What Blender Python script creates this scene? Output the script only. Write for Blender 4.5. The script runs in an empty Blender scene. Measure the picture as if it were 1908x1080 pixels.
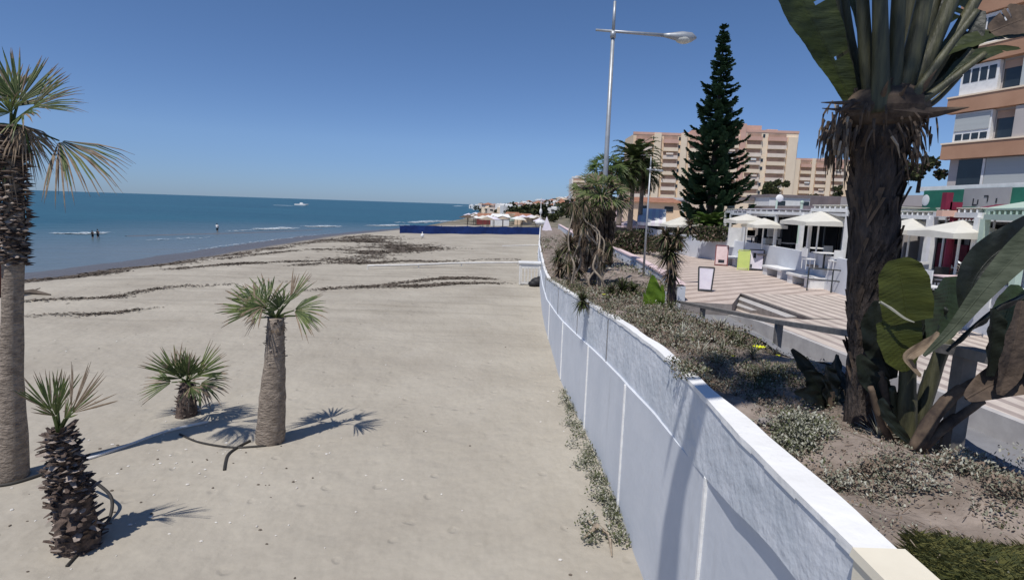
import bpy, math, random
import numpy as np
from mathutils import Vector, Matrix
R_ = math.radians
random.seed(7)
rng = np.random.default_rng(7)
scene = bpy.context.scene
COL = scene.collection

# ------------------------------------------------------------------ camera
FPX, CAMZ = 1050.0, 4.75
_p = math.atan(156.9 / FPX); _r = R_(1.84)
FW = Vector((0, math.cos(_p), -math.sin(_p))); U0 = Vector((0, math.sin(_p), math.cos(_p)))
RT = Vector((1, 0, 0)) * math.cos(_r) + U0 * math.sin(_r)
UP = U0 * math.cos(_r) - Vector((1, 0, 0)) * math.sin(_r)
cam_d = bpy.data.cameras.new("camera"); cam = bpy.data.objects.new("camera", cam_d); COL.objects.link(cam)
cam_d.sensor_width = 36; cam_d.lens = 36 * FPX / 1908; cam_d.clip_end = 60000; cam_d.clip_start = 0.05
M = Matrix((RT, UP, -FW)).transposed().to_4x4(); M.translation = Vector((0, 0, CAMZ)); cam.matrix_world = M
scene.camera = cam

def ray(x, y): return FW * FPX + RT * (x - 954) - UP * (y - 540)
def PH(x, y, z):            # point of the place at height z seen in direction x, y
    d = ray(x, y); return Vector((0, 0, CAMZ)) + d * ((z - CAMZ) / d.z)
def PY(x, y, Y):            # point at distance Y ahead
    d = ray(x, y); return Vector((0, 0, CAMZ)) + d * (Y / d.y)

# ------------------------------------------------------------------ light
SUN_EL, SUN_ROT = R_(63), R_(215)
w = bpy.data.worlds.new("World"); scene.world = w; w.use_nodes = True
nt = w.node_tree; nt.nodes.clear()
sky = nt.nodes.new('ShaderNodeTexSky'); sky.sky_type = 'NISHITA'; sky.sun_disc = False
sky.sun_elevation = SUN_EL; sky.sun_rotation = SUN_ROT
sky.air_density = 0.75; sky.dust_density = 0.15; sky.ozone_density = 1.5; sky.altitude = 0
bg = nt.nodes.new('ShaderNodeBackground'); bg.inputs[1].default_value = 0.088
wo = nt.nodes.new('ShaderNodeOutputWorld')
tint = nt.nodes.new('ShaderNodeMixRGB'); tint.blend_type = 'MULTIPLY'; tint.inputs[0].default_value = 1; tint.inputs[2].default_value = (.74, .92, 1.12, 1)
wg = nt.nodes.new('ShaderNodeTexCoord'); wx_ = nt.nodes.new('ShaderNodeSeparateXYZ'); nt.links.new(wg.outputs['Generated'], wx_.inputs[0])
hr = nt.nodes.new('ShaderNodeValToRGB'); hr.color_ramp.elements[0].position = 0.0; hr.color_ramp.elements[0].color = (.55, .60, .80, 1); hr.color_ramp.elements[1].position = .30; hr.color_ramp.elements[1].color = (.92, .92, .95, 1)
e_ = hr.color_ramp.elements.new(.10); e_.color = (.88, .85, .92, 1)
nt.links.new(wx_.outputs[2], hr.inputs[0])
t2 = nt.nodes.new('ShaderNodeMixRGB'); t2.blend_type = 'MULTIPLY'; t2.inputs[0].default_value = 1
nt.links.new(sky.outputs[0], tint.inputs[1]); nt.links.new(tint.outputs[0], t2.inputs[1]); nt.links.new(hr.outputs[0], t2.inputs[2]); nt.links.new(t2.outputs[0], bg.inputs[0]); nt.links.new(bg.outputs[0], wo.inputs[0])
sd = bpy.data.lights.new("sun", 'SUN'); sd.energy = 3.6; sd.angle = R_(0.55); sd.color = (1, 0.955, 0.89)
so = bpy.data.objects.new("sun", sd); COL.objects.link(so)
SDIR = Vector((math.sin(SUN_ROT) * math.cos(SUN_EL), math.cos(SUN_ROT) * math.cos(SUN_EL), math.sin(SUN_EL)))
so.rotation_euler = SDIR.to_track_quat('Z', 'Y').to_euler()
scene.view_settings.view_transform = 'Standard'; scene.view_settings.look = 'None'
scene.view_settings.exposure = 0.10; scene.view_settings.gamma = 1
scene.cycles.max_bounces = 6; scene.cycles.transparent_max_bounces = 6
scene.cycles.use_denoising = True

# ------------------------------------------------------------------ materials
def nodes(m):
    m.use_nodes = True; n = m.node_tree.nodes; l = m.node_tree.links
    return n, l, n['Principled BSDF']
def mat(name, c, c2=None, scale=5, rough=0.8, bump=0.0, bscale=None, detail=6, trans=0.0, spec=0.3, metal=0.0, obj=True, stretch=None, contrast=(0.35, 0.65)):
    m = bpy.data.materials.new(name); n, l, b = nodes(m)
    b.inputs['Roughness'].default_value = rough; b.inputs['Specular IOR Level'].default_value = spec
    b.inputs['Metallic'].default_value = metal
    b.inputs['Base Color'].default_value = (*c, 1)
    tc = n.new('ShaderNodeTexCoord'); src = tc.outputs['Object']
    if not obj:
        g = n.new('ShaderNodeNewGeometry'); src = g.outputs['Position']
    if stretch:
        mp = n.new('ShaderNodeMapping'); mp.inputs['Scale'].default_value = stretch
        l.new(src, mp.inputs[0]); src = mp.outputs[0]
    if c2 is None: c2 = tuple(min(1, v * 0.78) for v in c)
    t = n.new('ShaderNodeTexNoise'); t.inputs['Scale'].default_value = scale; t.inputs['Detail'].default_value = detail
    t.inputs['Roughness'].default_value = 0.62
    l.new(src, t.inputs['Vector'])
    r = n.new('ShaderNodeValToRGB'); r.color_ramp.elements[0].position = contrast[0]; r.color_ramp.elements[1].position = contrast[1]
    r.color_ramp.elements[0].color = (*c2, 1); r.color_ramp.elements[1].color = (*c, 1)
    l.new(t.outputs[0], r.inputs[0]); l.new(r.outputs[0], b.inputs['Base Color'])
    if bump:
        bt = n.new('ShaderNodeTexNoise'); bt.inputs['Scale'].default_value = bscale or scale * 3; bt.inputs['Detail'].default_value = 8
        l.new(src, bt.inputs['Vector'])
        bp = n.new('ShaderNodeBump'); bp.inputs['Strength'].default_value = min(1, bump); bp.inputs['Distance'].default_value = 0.05 * max(1, bump)
        l.new(bt.outputs[0], bp.inputs['Height']); l.new(bp.outputs[0], b.inputs['Normal'])
    if trans:
        tr = n.new('ShaderNodeBsdfTranslucent'); mx = n.new('ShaderNodeMixShader'); mx.inputs[0].default_value = trans
        l.new(r.outputs[0], tr.inputs[0]); l.new(b.outputs[0], mx.inputs[1]); l.new(tr.outputs[0], mx.inputs[2])
        l.new(mx.outputs[0], n['Material Output'].inputs[0])
    return m

def sand_material():
    m = bpy.data.materials.new("beach_sand"); n, l, b = nodes(m)
    g = n.new('ShaderNodeNewGeometry'); pos = g.outputs['Position']
    def noise(s, d=6, st=None):
        src = pos
        if st:
            mp = n.new('ShaderNodeMapping'); mp.inputs['Scale'].default_value = st; l.new(pos, mp.inputs[0]); src = mp.outputs[0]
        t = n.new('ShaderNodeTexNoise'); t.inputs['Scale'].default_value = s; t.inputs['Detail'].default_value = d; l.new(src, t.inputs['Vector']); return t.outputs[0]
    def ramp(v, p0, p1, c0, c1):
        r = n.new('ShaderNodeValToRGB'); r.color_ramp.elements[0].position = p0; r.color_ramp.elements[1].position = p1
        r.color_ramp.elements[0].color = (*c0, 1); r.color_ramp.elements[1].color = (*c1, 1); l.new(v, r.inputs[0]); return r.outputs[0]
    def mix(f, a, c, mode='MIX'):
        x = n.new('ShaderNodeMixRGB'); x.blend_type = mode
        if hasattr(f, 'links'): l.new(f, x.inputs[0])
        else: x.inputs[0].default_value = f
        l.new(a, x.inputs[1])
        if hasattr(c, 'links'): l.new(c, x.inputs[2])
        else: x.inputs[2].default_value = (*c, 1)
        return x.outputs[0]
    base = ramp(noise(0.28, 5), .32, .7, (.355, .32, .265), (.445, .408, .342))
    fine = ramp(noise(9, 8), .3, .7, (.95, .95, .95), (1.03, 1.03, 1.03))
    base = mix(1, base, fine, 'MULTIPLY')
    track = ramp(noise(0.5, 5, (.16, 2.6, 1)), .52, .68, (1, 1, 1), (.80, .79, .78))
    sx = n.new('ShaderNodeSeparateXYZ'); l.new(pos, sx.inputs[0])
    far = n.new('ShaderNodeMapRange'); far.inputs[1].default_value = 15; far.inputs[2].default_value = 26; l.new(sx.outputs[1], far.inputs[0])
    base = mix(far.outputs[0], base, mix(1, base, track, 'MULTIPLY'))
    # darker damp sand below the berm
    wet = n.new('ShaderNodeMapRange'); wet.inputs[1].default_value = -0.18; wet.inputs[2].default_value = -0.52; l.new(sx.outputs[2], wet.inputs[0])
    base = mix(wet.outputs[0], base, (.12, .102, .088))
    l.new(base, b.inputs['Base Color'])
    rr = n.new('ShaderNodeMapRange'); rr.inputs[3].default_value = .95; rr.inputs[4].default_value = .35; l.new(wet.outputs[0], rr.inputs[0]); l.new(rr.outputs[0], b.inputs['Roughness'])
    b.inputs['Specular IOR Level'].default_value = .2
    v = n.new('ShaderNodeTexVoronoi'); v.feature = 'SMOOTH_F1'; v.inputs['Scale'].default_value = 2.6; v.inputs['Smoothness'].default_value = .7
    warp = n.new('ShaderNodeMixRGB'); warp.blend_type = 'ADD'; warp.inputs[0].default_value = .35; l.new(pos, warp.inputs[1])
    nz = n.new('ShaderNodeTexNoise'); nz.inputs['Scale'].default_value = 1.4; l.new(pos, nz.inputs['Vector']); l.new(nz.outputs[1], warp.inputs[2]); l.new(warp.outputs[0], v.inputs['Vector'])
    b1 = n.new('ShaderNodeBump'); b1.inputs['Strength'].default_value = .38; b1.inputs['Distance'].default_value = .07; l.new(v.outputs[0], b1.inputs['Height'])
    b4 = n.new('ShaderNodeBump'); b4.inputs['Strength'].default_value = .5; b4.inputs['Distance'].default_value = .25; l.new(noise(.9, 3, (1.6, .8, 1)), b4.inputs['Height']); l.new(b1.outputs[0], b4.inputs['Normal'])
    v2 = n.new('ShaderNodeTexVoronoi'); v2.inputs['Scale'].default_value = 1.9; v2.inputs['Randomness'].default_value = 1; l.new(warp.outputs[0], v2.inputs['Vector'])
    q2 = n.new('ShaderNodeMapRange'); q2.interpolation_type = 'SMOOTHSTEP'; q2.inputs[1].default_value = .06; q2.inputs[2].default_value = .2; l.new(v2.outputs[0], q2.inputs[0])
    b5 = n.new('ShaderNodeBump'); b5.inputs['Strength'].default_value = .6; b5.inputs['Distance'].default_value = .035; l.new(q2.outputs[0], b5.inputs['Height']); l.new(b4.outputs[0], b5.inputs['Normal'])
    b2 = n.new('ShaderNodeBump'); b2.inputs['Strength'].default_value = .4; b2.inputs['Distance'].default_value = .05; l.new(noise(5, 9), b2.inputs['Height']); l.new(b5.outputs[0], b2.inputs['Normal'])
    b3 = n.new('ShaderNodeBump'); b3.inputs['Strength'].default_value = .15; b3.inputs['Distance'].default_value = .01; l.new(noise(60, 4), b3.inputs['Height']); l.new(b2.outputs[0], b3.inputs['Normal'])
    l.new(b3.outputs[0], b.inputs['Normal'])
    return m

def sea_material():
    m = bpy.data.materials.new("sea_water"); n, l, b = nodes(m)
    g = n.new('ShaderNodeNewGeometry'); pos = g.outputs['Position']
    mp = n.new('ShaderNodeMapping'); mp.inputs['Scale'].default_value = (.35, 1, 1); mp.inputs['Rotation'].default_value = (0, 0, R_(-20)); l.new(pos, mp.inputs[0])
    def noise(s, d):
        t = n.new('ShaderNodeTexNoise'); t.inputs['Scale'].default_value = s; t.inputs['Detail'].default_value = d; l.new(mp.outputs[0], t.inputs['Vector']); return t.outputs[0]
    r = n.new('ShaderNodeValToRGB'); r.color_ramp.elements[0].position = .35; r.color_ramp.elements[1].position = .68
    r.color_ramp.elements[0].color = (.010, .066, .092, 1); r.color_ramp.elements[1].color = (.016, .092, .122, 1)
    l.new(noise(.02, 7), r.inputs[0])
    sp = n.new('ShaderNodeSeparateXYZ'); l.new(pos, sp.inputs[0])
    nn = n.new('ShaderNodeMath'); nn.operation = 'MULTIPLY_ADD'; nn.inputs[1].default_value = 34; l.new(noise(.05, 5), nn.inputs[0]); l.new(sp.outputs[0], nn.inputs[2])
    mr = n.new('ShaderNodeMapRange'); mr.inputs[1].default_value = -66; mr.inputs[2].default_value = -14; l.new(nn.outputs[0], mr.inputs[0])
    mr2 = n.new('ShaderNodeMapRange'); mr2.inputs[1].default_value = 150; mr2.inputs[2].default_value = 80; l.new(sp.outputs[1], mr2.inputs[0])
    ml = n.new('ShaderNodeMath'); ml.operation = 'MULTIPLY'; l.new(mr.outputs[0], ml.inputs[0]); l.new(mr2.outputs[0], ml.inputs[1])
    mx = n.new('ShaderNodeMixRGB'); l.new(ml.outputs[0], mx.inputs[0]); l.new(r.outputs[0], mx.inputs[1]); mx.inputs[2].default_value = (.135, .165, .185, 1)
    l.new(mx.outputs[0], b.inputs['Base Color'])
    b.inputs['Roughness'].default_value = .3; b.inputs['Specular IOR Level'].default_value = .25; b.inputs['IOR'].default_value = 1.33
    b1 = n.new('ShaderNodeBump'); b1.inputs['Strength'].default_value = 1; b1.inputs['Distance'].default_value = .5; l.new(noise(.5, 8), b1.inputs['Height'])
    l.new(b1.outputs[0], b.inputs['Normal'])
    return m

def stripe_material(name, ang, c1, c2, period, thin=.5):
    m = bpy.data.materials.new(name); n, l, b = nodes(m)
    g = n.new('ShaderNodeNewGeometry')
    mp = n.new('ShaderNodeMapping'); mp.vector_type = 'POINT'; mp.inputs['Rotation'].default_value = (0, 0, -ang); l.new(g.outputs['Position'], mp.inputs[0])
    sx = n.new('ShaderNodeSeparateXYZ'); l.new(mp.outputs[0], sx.inputs[0])
    d = n.new('ShaderNodeMath'); d.operation = 'DIVIDE'; d.inputs[1].default_value = period; l.new(sx.outputs[1], d.inputs[0])
    f = n.new('ShaderNodeMath'); f.operation = 'FRACT'; l.new(d.outputs[0], f.inputs[0])
    r = n.new('ShaderNodeValToRGB'); e = r.color_ramp.elements
    e[0].position = thin - .02; e[0].color = (*c1, 1); e[1].position = thin + .02; e[1].color = (*c2, 1)
    e2 = e.new(.98); e2.color = (*c2, 1); e3 = e.new(1.0); e3.color = (*c1, 1)
    l.new(f.outputs[0], r.inputs[0])
    t = n.new('ShaderNodeTexNoise'); t.inputs['Scale'].default_value = 1.3; t.inputs['Detail'].default_value = 8; l.new(g.outputs['Position'], t.inputs['Vector'])
    rr = n.new('ShaderNodeValToRGB'); rr.color_ramp.elements[0].position = .3; rr.color_ramp.elements[0].color = (.78, .77, .76, 1); rr.color_ramp.elements[1].position = .7; l.new(t.outputs[0], rr.inputs[0])
    br = n.new('ShaderNodeTexBrick'); br.inputs['Scale'].default_value = 2.5; br.inputs['Color1'].default_value = (1, 1, 1, 1); br.inputs['Color2'].default_value = (.93, .92, .91, 1); br.inputs['Mortar'].default_value = (.8, .8, .8, 1); br.inputs['Mortar Size'].default_value = .012
    l.new(mp.outputs[0], br.inputs['Vector'])
    x = n.new('ShaderNodeMixRGB'); x.blend_type = 'MULTIPLY'; x.inputs[0].default_value = 1; l.new(r.outputs[0], x.inputs[1]); l.new(rr.outputs[0], x.inputs[2])
    y = n.new('ShaderNodeMixRGB'); y.blend_type = 'MULTIPLY'; y.inputs[0].default_value = 1; l.new(x.outputs[0], y.inputs[1]); l.new(br.outputs[0], y.inputs[2])
    l.new(y.outputs[0], b.inputs['Base Color']); b.inputs['Roughness'].default_value = .85
    return m

def weathered(name, c, c2, rough_bump, stain):
    m = mat(name, c, c2, 1.3, .78, rough_bump, 7, obj=False, contrast=(.36, .66)); n, l = m.node_tree.nodes, m.node_tree.links
    b = n['Principled BSDF']; src = b.inputs['Base Color'].links[0].from_socket; g = n.new('ShaderNodeNewGeometry')
    def layer(src, sc_, st, lo_, hi_, col):
        mp = n.new('ShaderNodeMapping'); mp.inputs['Scale'].default_value = st; l.new(g.outputs['Position'], mp.inputs[0])
        t = n.new('ShaderNodeTexNoise'); t.inputs['Scale'].default_value = sc_; t.inputs['Detail'].default_value = 9; t.inputs['Roughness'].default_value = .7; l.new(mp.outputs[0], t.inputs['Vector'])
        q = n.new('ShaderNodeMapRange'); q.inputs[1].default_value = lo_; q.inputs[2].default_value = hi_; l.new(t.outputs[0], q.inputs[0])
        x = n.new('ShaderNodeMixRGB'); l.new(q.outputs[0], x.inputs[0]); l.new(src, x.inputs[1]); x.inputs[2].default_value = (*col, 1); return x.outputs[0]
    src = layer(src, 3.0, (1, 1, .18), .58, .78, tuple(v * .80 for v in c))        # run-off streaks
    src = layer(src, 2.2, (1, 1, 1), .60, .66, tuple(v * (1 - stain) for v in c))   # worn patches
    src = layer(src, 9, (1, 1, 1), .70, .74, (.36, .34, .31))                       # chips
    l.new(src, b.inputs['Base Color']); return m

MT = dict(
    sand=sand_material(), sea=sea_material(),
    foam=mat('foam', (.85, .88, .9), (.5, .6, .66), 1.2, .6),
    wetsand=mat('sandbar', (.16, .14, .125), (.11, .1, .09), .8, .4),
    seaweed=mat('seaweed', (.165, .135, .11), (.09, .073, .058), 3, .9),
    soil=mat('soil', (.33, .275, .235), (.18, .145, .12), 2.2, .95, 1.0, 9, obj=False),
    wall=weathered('whitewash', (.64, .665, .71), (.575, .605, .655), .10, .08),
    wallrough=weathered('rough_whitewash', (.71, .735, .78), (.52, .56, .61), .5, .2),
    wallcap=weathered('white_cap', (.87, .87, .86), (.78, .775, .76), .3, .18),
    cream=mat('cream_paint', (.82, .76, .62), (.75, .69, .56), 2, .7),
    white=mat('white_paint', (.82, .82, .81), (.7, .7, .69), 3, .6),
    canvas=mat('canvas', (.84, .82, .74), (.76, .74, .66), 2, .9, trans=.25),
    lilac=mat('lilac_canvas', (.72, .68, .74), (.6, .56, .64), 2, .9),
    grey=mat('grey_concrete', (.25, .25, .26), (.20, .20, .21), 1.5, .9, .3, 20, obj=False),
    kerb=mat('kerb', (.52, .5, .48), (.42, .4, .39), 3, .85, obj=False),
    stone=mat('stone_riser', (.3, .27, .255), (.2, .18, .17), 4, .85, obj=False),
    terrace=mat('terrace_floor', (.36, .34, .32), (.28, .26, .25), 1, .8),
    pav1=stripe_material('plaza_stripes', R_(33), (.64, .54, .475), (.44, .355, .31), .8, .64),
    pav2=stripe_material('ramp_stripes', R_(93), (.66, .58, .51), (.42, .35, .315), .46, .60),
    metal=mat('galvanised', (.42, .44, .46), (.34, .36, .38), 6, .45, metal=.4),
    lens=mat('lamp_lens', (.6, .6, .56), (.5, .5, .46), 6, .3),
    railgrey=mat('weathered_rail', (.24, .225, .21), (.16, .15, .14), 5, .85, .15, 20),
    darkmetal=mat('dark_metal', (.05, .055, .06), (.035, .04, .04), 6, .5),
    palmtrunk=mat('palm_trunk', (.33, .275, .225), (.17, .138, .112), 4, .95, .9, 9, stretch=(1.6, 1.6, 3.2)),
    boots=mat('palm_boots', (.15, .11, .09), (.045, .034, .03), 9, .95, .6, 25),
    bootslight=mat('palm_boot_tips', (.42, .36, .32), (.22, .18, .15), 9, .9),
    palmleaf=mat('palm_leaf', (.10, .135, .035), (.04, .068, .018), 6, .5, trans=.3, spec=.5),
    palmleaf2=mat('palm_leaf_pale', (.20, .24, .075), (.11, .15, .045), 6, .5, trans=.3, spec=.5),
    dryleaf=mat('dry_leaf', (.36, .28, .20), (.20, .145, .10), 8, .85, trans=.2),
    deadleaf=mat('dead_leaf', (.16, .115, .08), (.05, .036, .03), 7, .9),
    paleb=mat('pale_branch', (.42, .35, .27), (.25, .2, .15), 7, .9),
    dateleaf=mat('date_leaf', (.075, .095, .03), (.03, .045, .015), 6, .6, trans=.25),
    pine=mat('pine_needle', (.042, .09, .038), (.016, .042, .018), 5, .7),
    pinebark=mat('pine_bark', (.12, .09, .07), (.06, .045, .035), 5, .9),
    yellowgreen=mat('green_palm_leaf', (.10, .17, .03), (.05, .09, .02), 5, .6, trans=.3),
    strtrunk=mat('strelitzia_trunk', (.105, .082, .070), (.032, .027, .026), 3.5, .95, 1.6, 7, stretch=(3.5, 3.5, 1)),
    strpet=mat('petiole', (.10, .098, .05), (.035, .036, .02), 5, .55, .2, 20, stretch=(4, 4, .5), spec=.5),
    strleaf=mat('strelitzia_leaf', (.058, .075, .022), (.026, .036, .013), 3, .45, .35, 6, trans=.28, spec=.5, stretch=(1, 1, 4)),
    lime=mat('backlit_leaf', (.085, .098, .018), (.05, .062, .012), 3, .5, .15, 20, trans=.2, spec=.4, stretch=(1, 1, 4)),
    greyleaf=mat('grey_leaf', (.085, .10, .068), (.045, .055, .035), 4, .7, .3, 8, trans=.08, spec=.2, stretch=(1, 1, 3)),
    padleaf=mat('pad_leaf', (.05, .08, .03), (.025, .042, .018), 4, .5, .2, 10, trans=.12, spec=.4),
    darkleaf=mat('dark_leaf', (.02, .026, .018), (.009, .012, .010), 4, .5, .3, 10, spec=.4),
    browndead=mat('brown_dead_leaf', (.15, .108, .078), (.05, .037, .03), 4, .9, .5, 10),
    banana=mat('banana_leaf', (.17, .28, .03), (.09, .17, .02), 3, .45, trans=.4, stretch=(1, 1, 5)),
    silver=mat('silver_leaf', (.31, .31, .235), (.16, .165, .115), 5, .8, trans=.1),
    silver2=mat('pale_leaf', (.42, .41, .35), (.34, .34, .28), 5, .8),
    olive=mat('olive_leaf', (.11, .125, .05), (.05, .06, .025), 5, .8, trans=.15),
    twig=mat('twig', (.26, .195, .15), (.13, .095, .07), 5, .9),
    grass=mat('grass', (.25, .235, .085), (.13, .14, .045), 3, .7, trans=.3),
    yellow=mat('yellow_flower', (.72, .75, .02), (.6, .62, .02), 3, .6),
    bluescreen=mat('blue_screen', (.012, .042, .19), (.008, .028, .13), 1.5, .7, .3, 4),
    rope=mat('white_pipe', (.78, .77, .74), (.62, .6, .57), 2, .7),
    hose=mat('black_hose', (.05, .045, .04), (.03, .028, .025), 4, .6),
    rust=mat('rust_red', (.16, .05, .04), (.08, .03, .025), 4, .8),
    apt=mat('peach_render', (.84, .66, .47), (.76, .59, .42), .2, .85),
    apt2=mat('pale_peach_render', (.88, .74, .57), (.80, .66, .50), .2, .85),
    balc=mat('balcony_render', (.86, .75, .64), (.76, .64, .54), .5, .85),
    pinkb=mat('pink_render', (.68, .44, .36), (.6, .38, .3), .3, .85),
    recess_shade=mat('recess_shade_brown', (.50, .34, .26), (.36, .25, .19), .4, .9),  # shade of balcony recesses put into the brown; shutters use it too
    glass=mat('dark_glass', (.03, .04, .05), (.02, .028, .035), 1, .12, spec=.6),
    brown=mat('brown_band', (.46, .27, .175), (.39, .22, .14), .5, .8),
    facade=mat('grey_facade', (.50, .46, .44), (.43, .40, .385), .5, .85),
    blind=mat('pale_blind', (.46, .49, .49), (.42, .45, .45), .6, .6, stretch=(.2, .2, 12)),
    green=mat('green_sign', (.03, .19, .125), (.02, .13, .09), 1, .6),
    dgreen=mat('dark_green_awning', (.008, .075, .04), (.006, .05, .03), 1, .8),
    pgreen=mat('pale_green_frame', (.50, .62, .52), (.42, .53, .45), 1, .6),
    panel=mat('grey_panel', (.36, .35, .36), (.30, .29, .30), .6, .7),
    maroon=mat('maroon_paint', (.22, .02, .05), (.15, .014, .035), 2, .5),
    pinkcloth=mat('pink_cloth', (.75, .6, .6), (.65, .5, .5), 3, .9),
    interior_shade=mat('restaurant_shade', (.045, .04, .04), (.015, .015, .017), .9, .8),  # shade inside the restaurants put into a flat dark colour
    roof=mat('terracotta', (.38, .19, .12), (.28, .13, .085), 1.5, .9),
    roofgrey=mat('mauve_roof', (.25, .21, .21), (.19, .16, .165), 1.5, .9),
    hill=mat('hill', (.27, .235, .18), (.12, .11, .075), .09, .95, obj=False),
    bush=mat('bush', (.05, .065, .03), (.022, .03, .015), .6, .9),
    black=mat('black_plastic', (.025, .025, .028), (.015, .015, .017), 4, .6),
    red=mat('dark_red_paint', (.24, .06, .06), (.17, .04, .04), 4, .6),
    limeboard=mat('lime_board', (.52, .6, .18), (.45, .54, .16), 2, .6),
    skin=mat('skin', (.42, .25, .17), (.36, .21, .14), 5, .6),
    dark=mat('dark_cloth', (.035, .04, .05), (.02, .024, .03), 5, .9),
    navy=mat('teal_cloth', (.03, .10, .09), (.02, .07, .06), 5, .9),
    shell=mat('shell', (.72, .7, .66), (.55, .5, .45), 9, .7),
)

# ------------------------------------------------------------------ mesh helpers
class MB:
    def __init__(s): s.v = []; s.f = []; s.m = []
    def add(s, vs, fs, mi=0):
        o = len(s.v); s.v += [tuple(v) for v in vs]; s.f += [tuple(i + o for i in f) for f in fs]; s.m += [mi] * len(fs)
    def box(s, c, d, rz=0, mi=0, taper=1.0):
        c = Vector(c); hx, hy, hz = d[0] / 2, d[1] / 2, d[2] / 2; vs = []
        for z, k in ((-hz, 1), (hz, taper)):
            for x, y in ((-hx, -hy), (hx, -hy), (hx, hy), (-hx, hy)):
                x *= k; y *= k
                vs.append((c.x + x * math.cos(rz) - y * math.sin(rz), c.y + x * math.sin(rz) + y * math.cos(rz), c.z + z))
        s.add(vs, [(3, 2, 1, 0), (4, 5, 6, 7), (0, 1, 5, 4), (1, 2, 6, 5), (2, 3, 7, 6), (3, 0, 4, 7)], mi)
    def bar(s, a, b, w_, h_=None, mi=0):
        a, b = Vector(a), Vector(b); h_ = h_ or w_; t = (b - a).normalized()
        sd_ = t.cross(Vector((0, 0, 1)));
        if sd_.length < .01: sd_ = Vector((1, 0, 0))
        sd_.normalize(); up = sd_.cross(t); vs = []
        for p in (a, b):
            for x, y in ((-1, -1), (1, -1), (1, 1), (-1, 1)): vs.append(p + sd_ * x * w_ / 2 + up * y * h_ / 2)
        s.add(vs, [(3, 2, 1, 0), (4, 5, 6, 7), (0, 1, 5, 4), (1, 2, 6, 5), (2, 3, 7, 6), (3, 0, 4, 7)], mi)
    def tube(s, pts, rad, n=8, mi=0, cap=True, jit=0.0):
        pts = [Vector(p) for p in pts]
        if not hasattr(rad, '__len__'): rad = [rad] * len(pts)
        vs = []; prev = None
        for i, p in enumerate(pts):
            t = (pts[min(i + 1, len(pts) - 1)] - pts[max(i - 1, 0)]).normalized()
            if prev is None:
                a = Vector((0, 0, 1)) if abs(t.z) < .9 else Vector((1, 0, 0)); u = t.cross(a).normalized()
            else: u = (prev - t * prev.dot(t)).normalized()
            prev = u; v = t.cross(u)
            for k in range(n):
                an = 2 * math.pi * k / n; r = rad[i] * (1 + jit * (random.random() - .5))
                vs.append(p + (u * math.cos(an) + v * math.sin(an)) * r)
        fs = [(i * n + k, i * n + (k + 1) % n, (i + 1) * n + (k + 1) % n, (i + 1) * n + k) for i in range(len(pts) - 1) for k in range(n)]
        if cap: fs += [tuple(range(n - 1, -1, -1)), tuple((len(pts) - 1) * n + k for k in range(n))]
        s.add(vs, fs, mi)
    def ell(s, c, r, n=10, m_=7, mi=0):
        c = Vector(c); vs = [(c.x, c.y, c.z - r[2])]; fs = []
        for j in range(1, m_):
            a = math.pi * j / m_
            for k in range(n):
                b = 2 * math.pi * k / n; vs.append((c.x + r[0] * math.sin(a) * math.cos(b), c.y + r[1] * math.sin(a) * math.sin(b), c.z - r[2] * math.cos(a)))
        vs.append((c.x, c.y, c.z + r[2])); L = len(vs) - 1
        for k in range(n): fs.append((0, 1 + (k + 1) % n, 1 + k)); fs.append((L, L - n + k, L - n + (k + 1) % n))
        for j in range(m_ - 2):
            for k in range(n): fs.append((1 + j * n + k, 1 + j * n + (k + 1) % n, 1 + (j + 1) * n + (k + 1) % n, 1 + (j + 1) * n + k))
        s.add(vs, fs, mi)
    def quad(s, a, b, c, d, mi=0): s.add([a, b, c, d], [(0, 1, 2, 3)], mi)
    def slab(s, poly, z0, z1, mi=0):       # flat polygon with thickness
        n = len(poly); vs = [(p[0], p[1], z1) for p in poly] + [(p[0], p[1], z0) for p in poly]
        s.add(vs, [tuple(range(n)), tuple(range(2 * n - 1, n - 1, -1))] + [(i, n + i, n + (i + 1) % n, (i + 1) % n) for i in range(n)], mi)
    def build(s, name, ms, parent=None, smooth=False, **pr):
        me = bpy.data.meshes.new(name); me.from_pydata(s.v, [], s.f); me.update()
        for m in (ms if isinstance(ms, (list, tuple)) else [ms]): me.materials.append(MT[m])
        me.polygons.foreach_set('material_index', s.m)
        if smooth: me.polygons.foreach_set('use_smooth', [True] * len(me.polygons))
        o = bpy.data.objects.new(name, me); COL.objects.link(o)
        if parent:
            o.parent = parent; o.matrix_parent_inverse = parent.matrix_world.inverted()
        for k, v in pr.items(): o[k] = v
        return o

def thing(name, label, cat, loc=(0, 0, 0), group=None):
    o = bpy.data.objects.new(name, None); COL.objects.link(o); o.location = loc; o.empty_display_size = .2
    o.matrix_world = Matrix.Translation(Vector(loc)) if True else None
    o['label'] = label; o['category'] = cat
    if group: o['group'] = group
    return o
def copy_thing(o, loc, label, group=None, rz=0, sc=1.0):
    c = o.copy(); COL.objects.link(c); c.matrix_world = Matrix.Translation(Vector(loc)) @ Matrix.Rotation(rz, 4, 'Z') @ Matrix.Scale(sc, 4)
    c['label'] = label
    if group: c['group'] = group
    for ch in o.children:
        d = ch.copy(); COL.objects.link(d); d.parent = c; d.matrix_parent_inverse = ch.matrix_parent_inverse.copy()
        for g in ch.children:
            e = g.copy(); COL.objects.link(e); e.parent = d; e.matrix_parent_inverse = g.matrix_parent_inverse.copy()
    return c

def interp(x, xs, ys): return float(np.interp(x, xs, ys))

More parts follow.
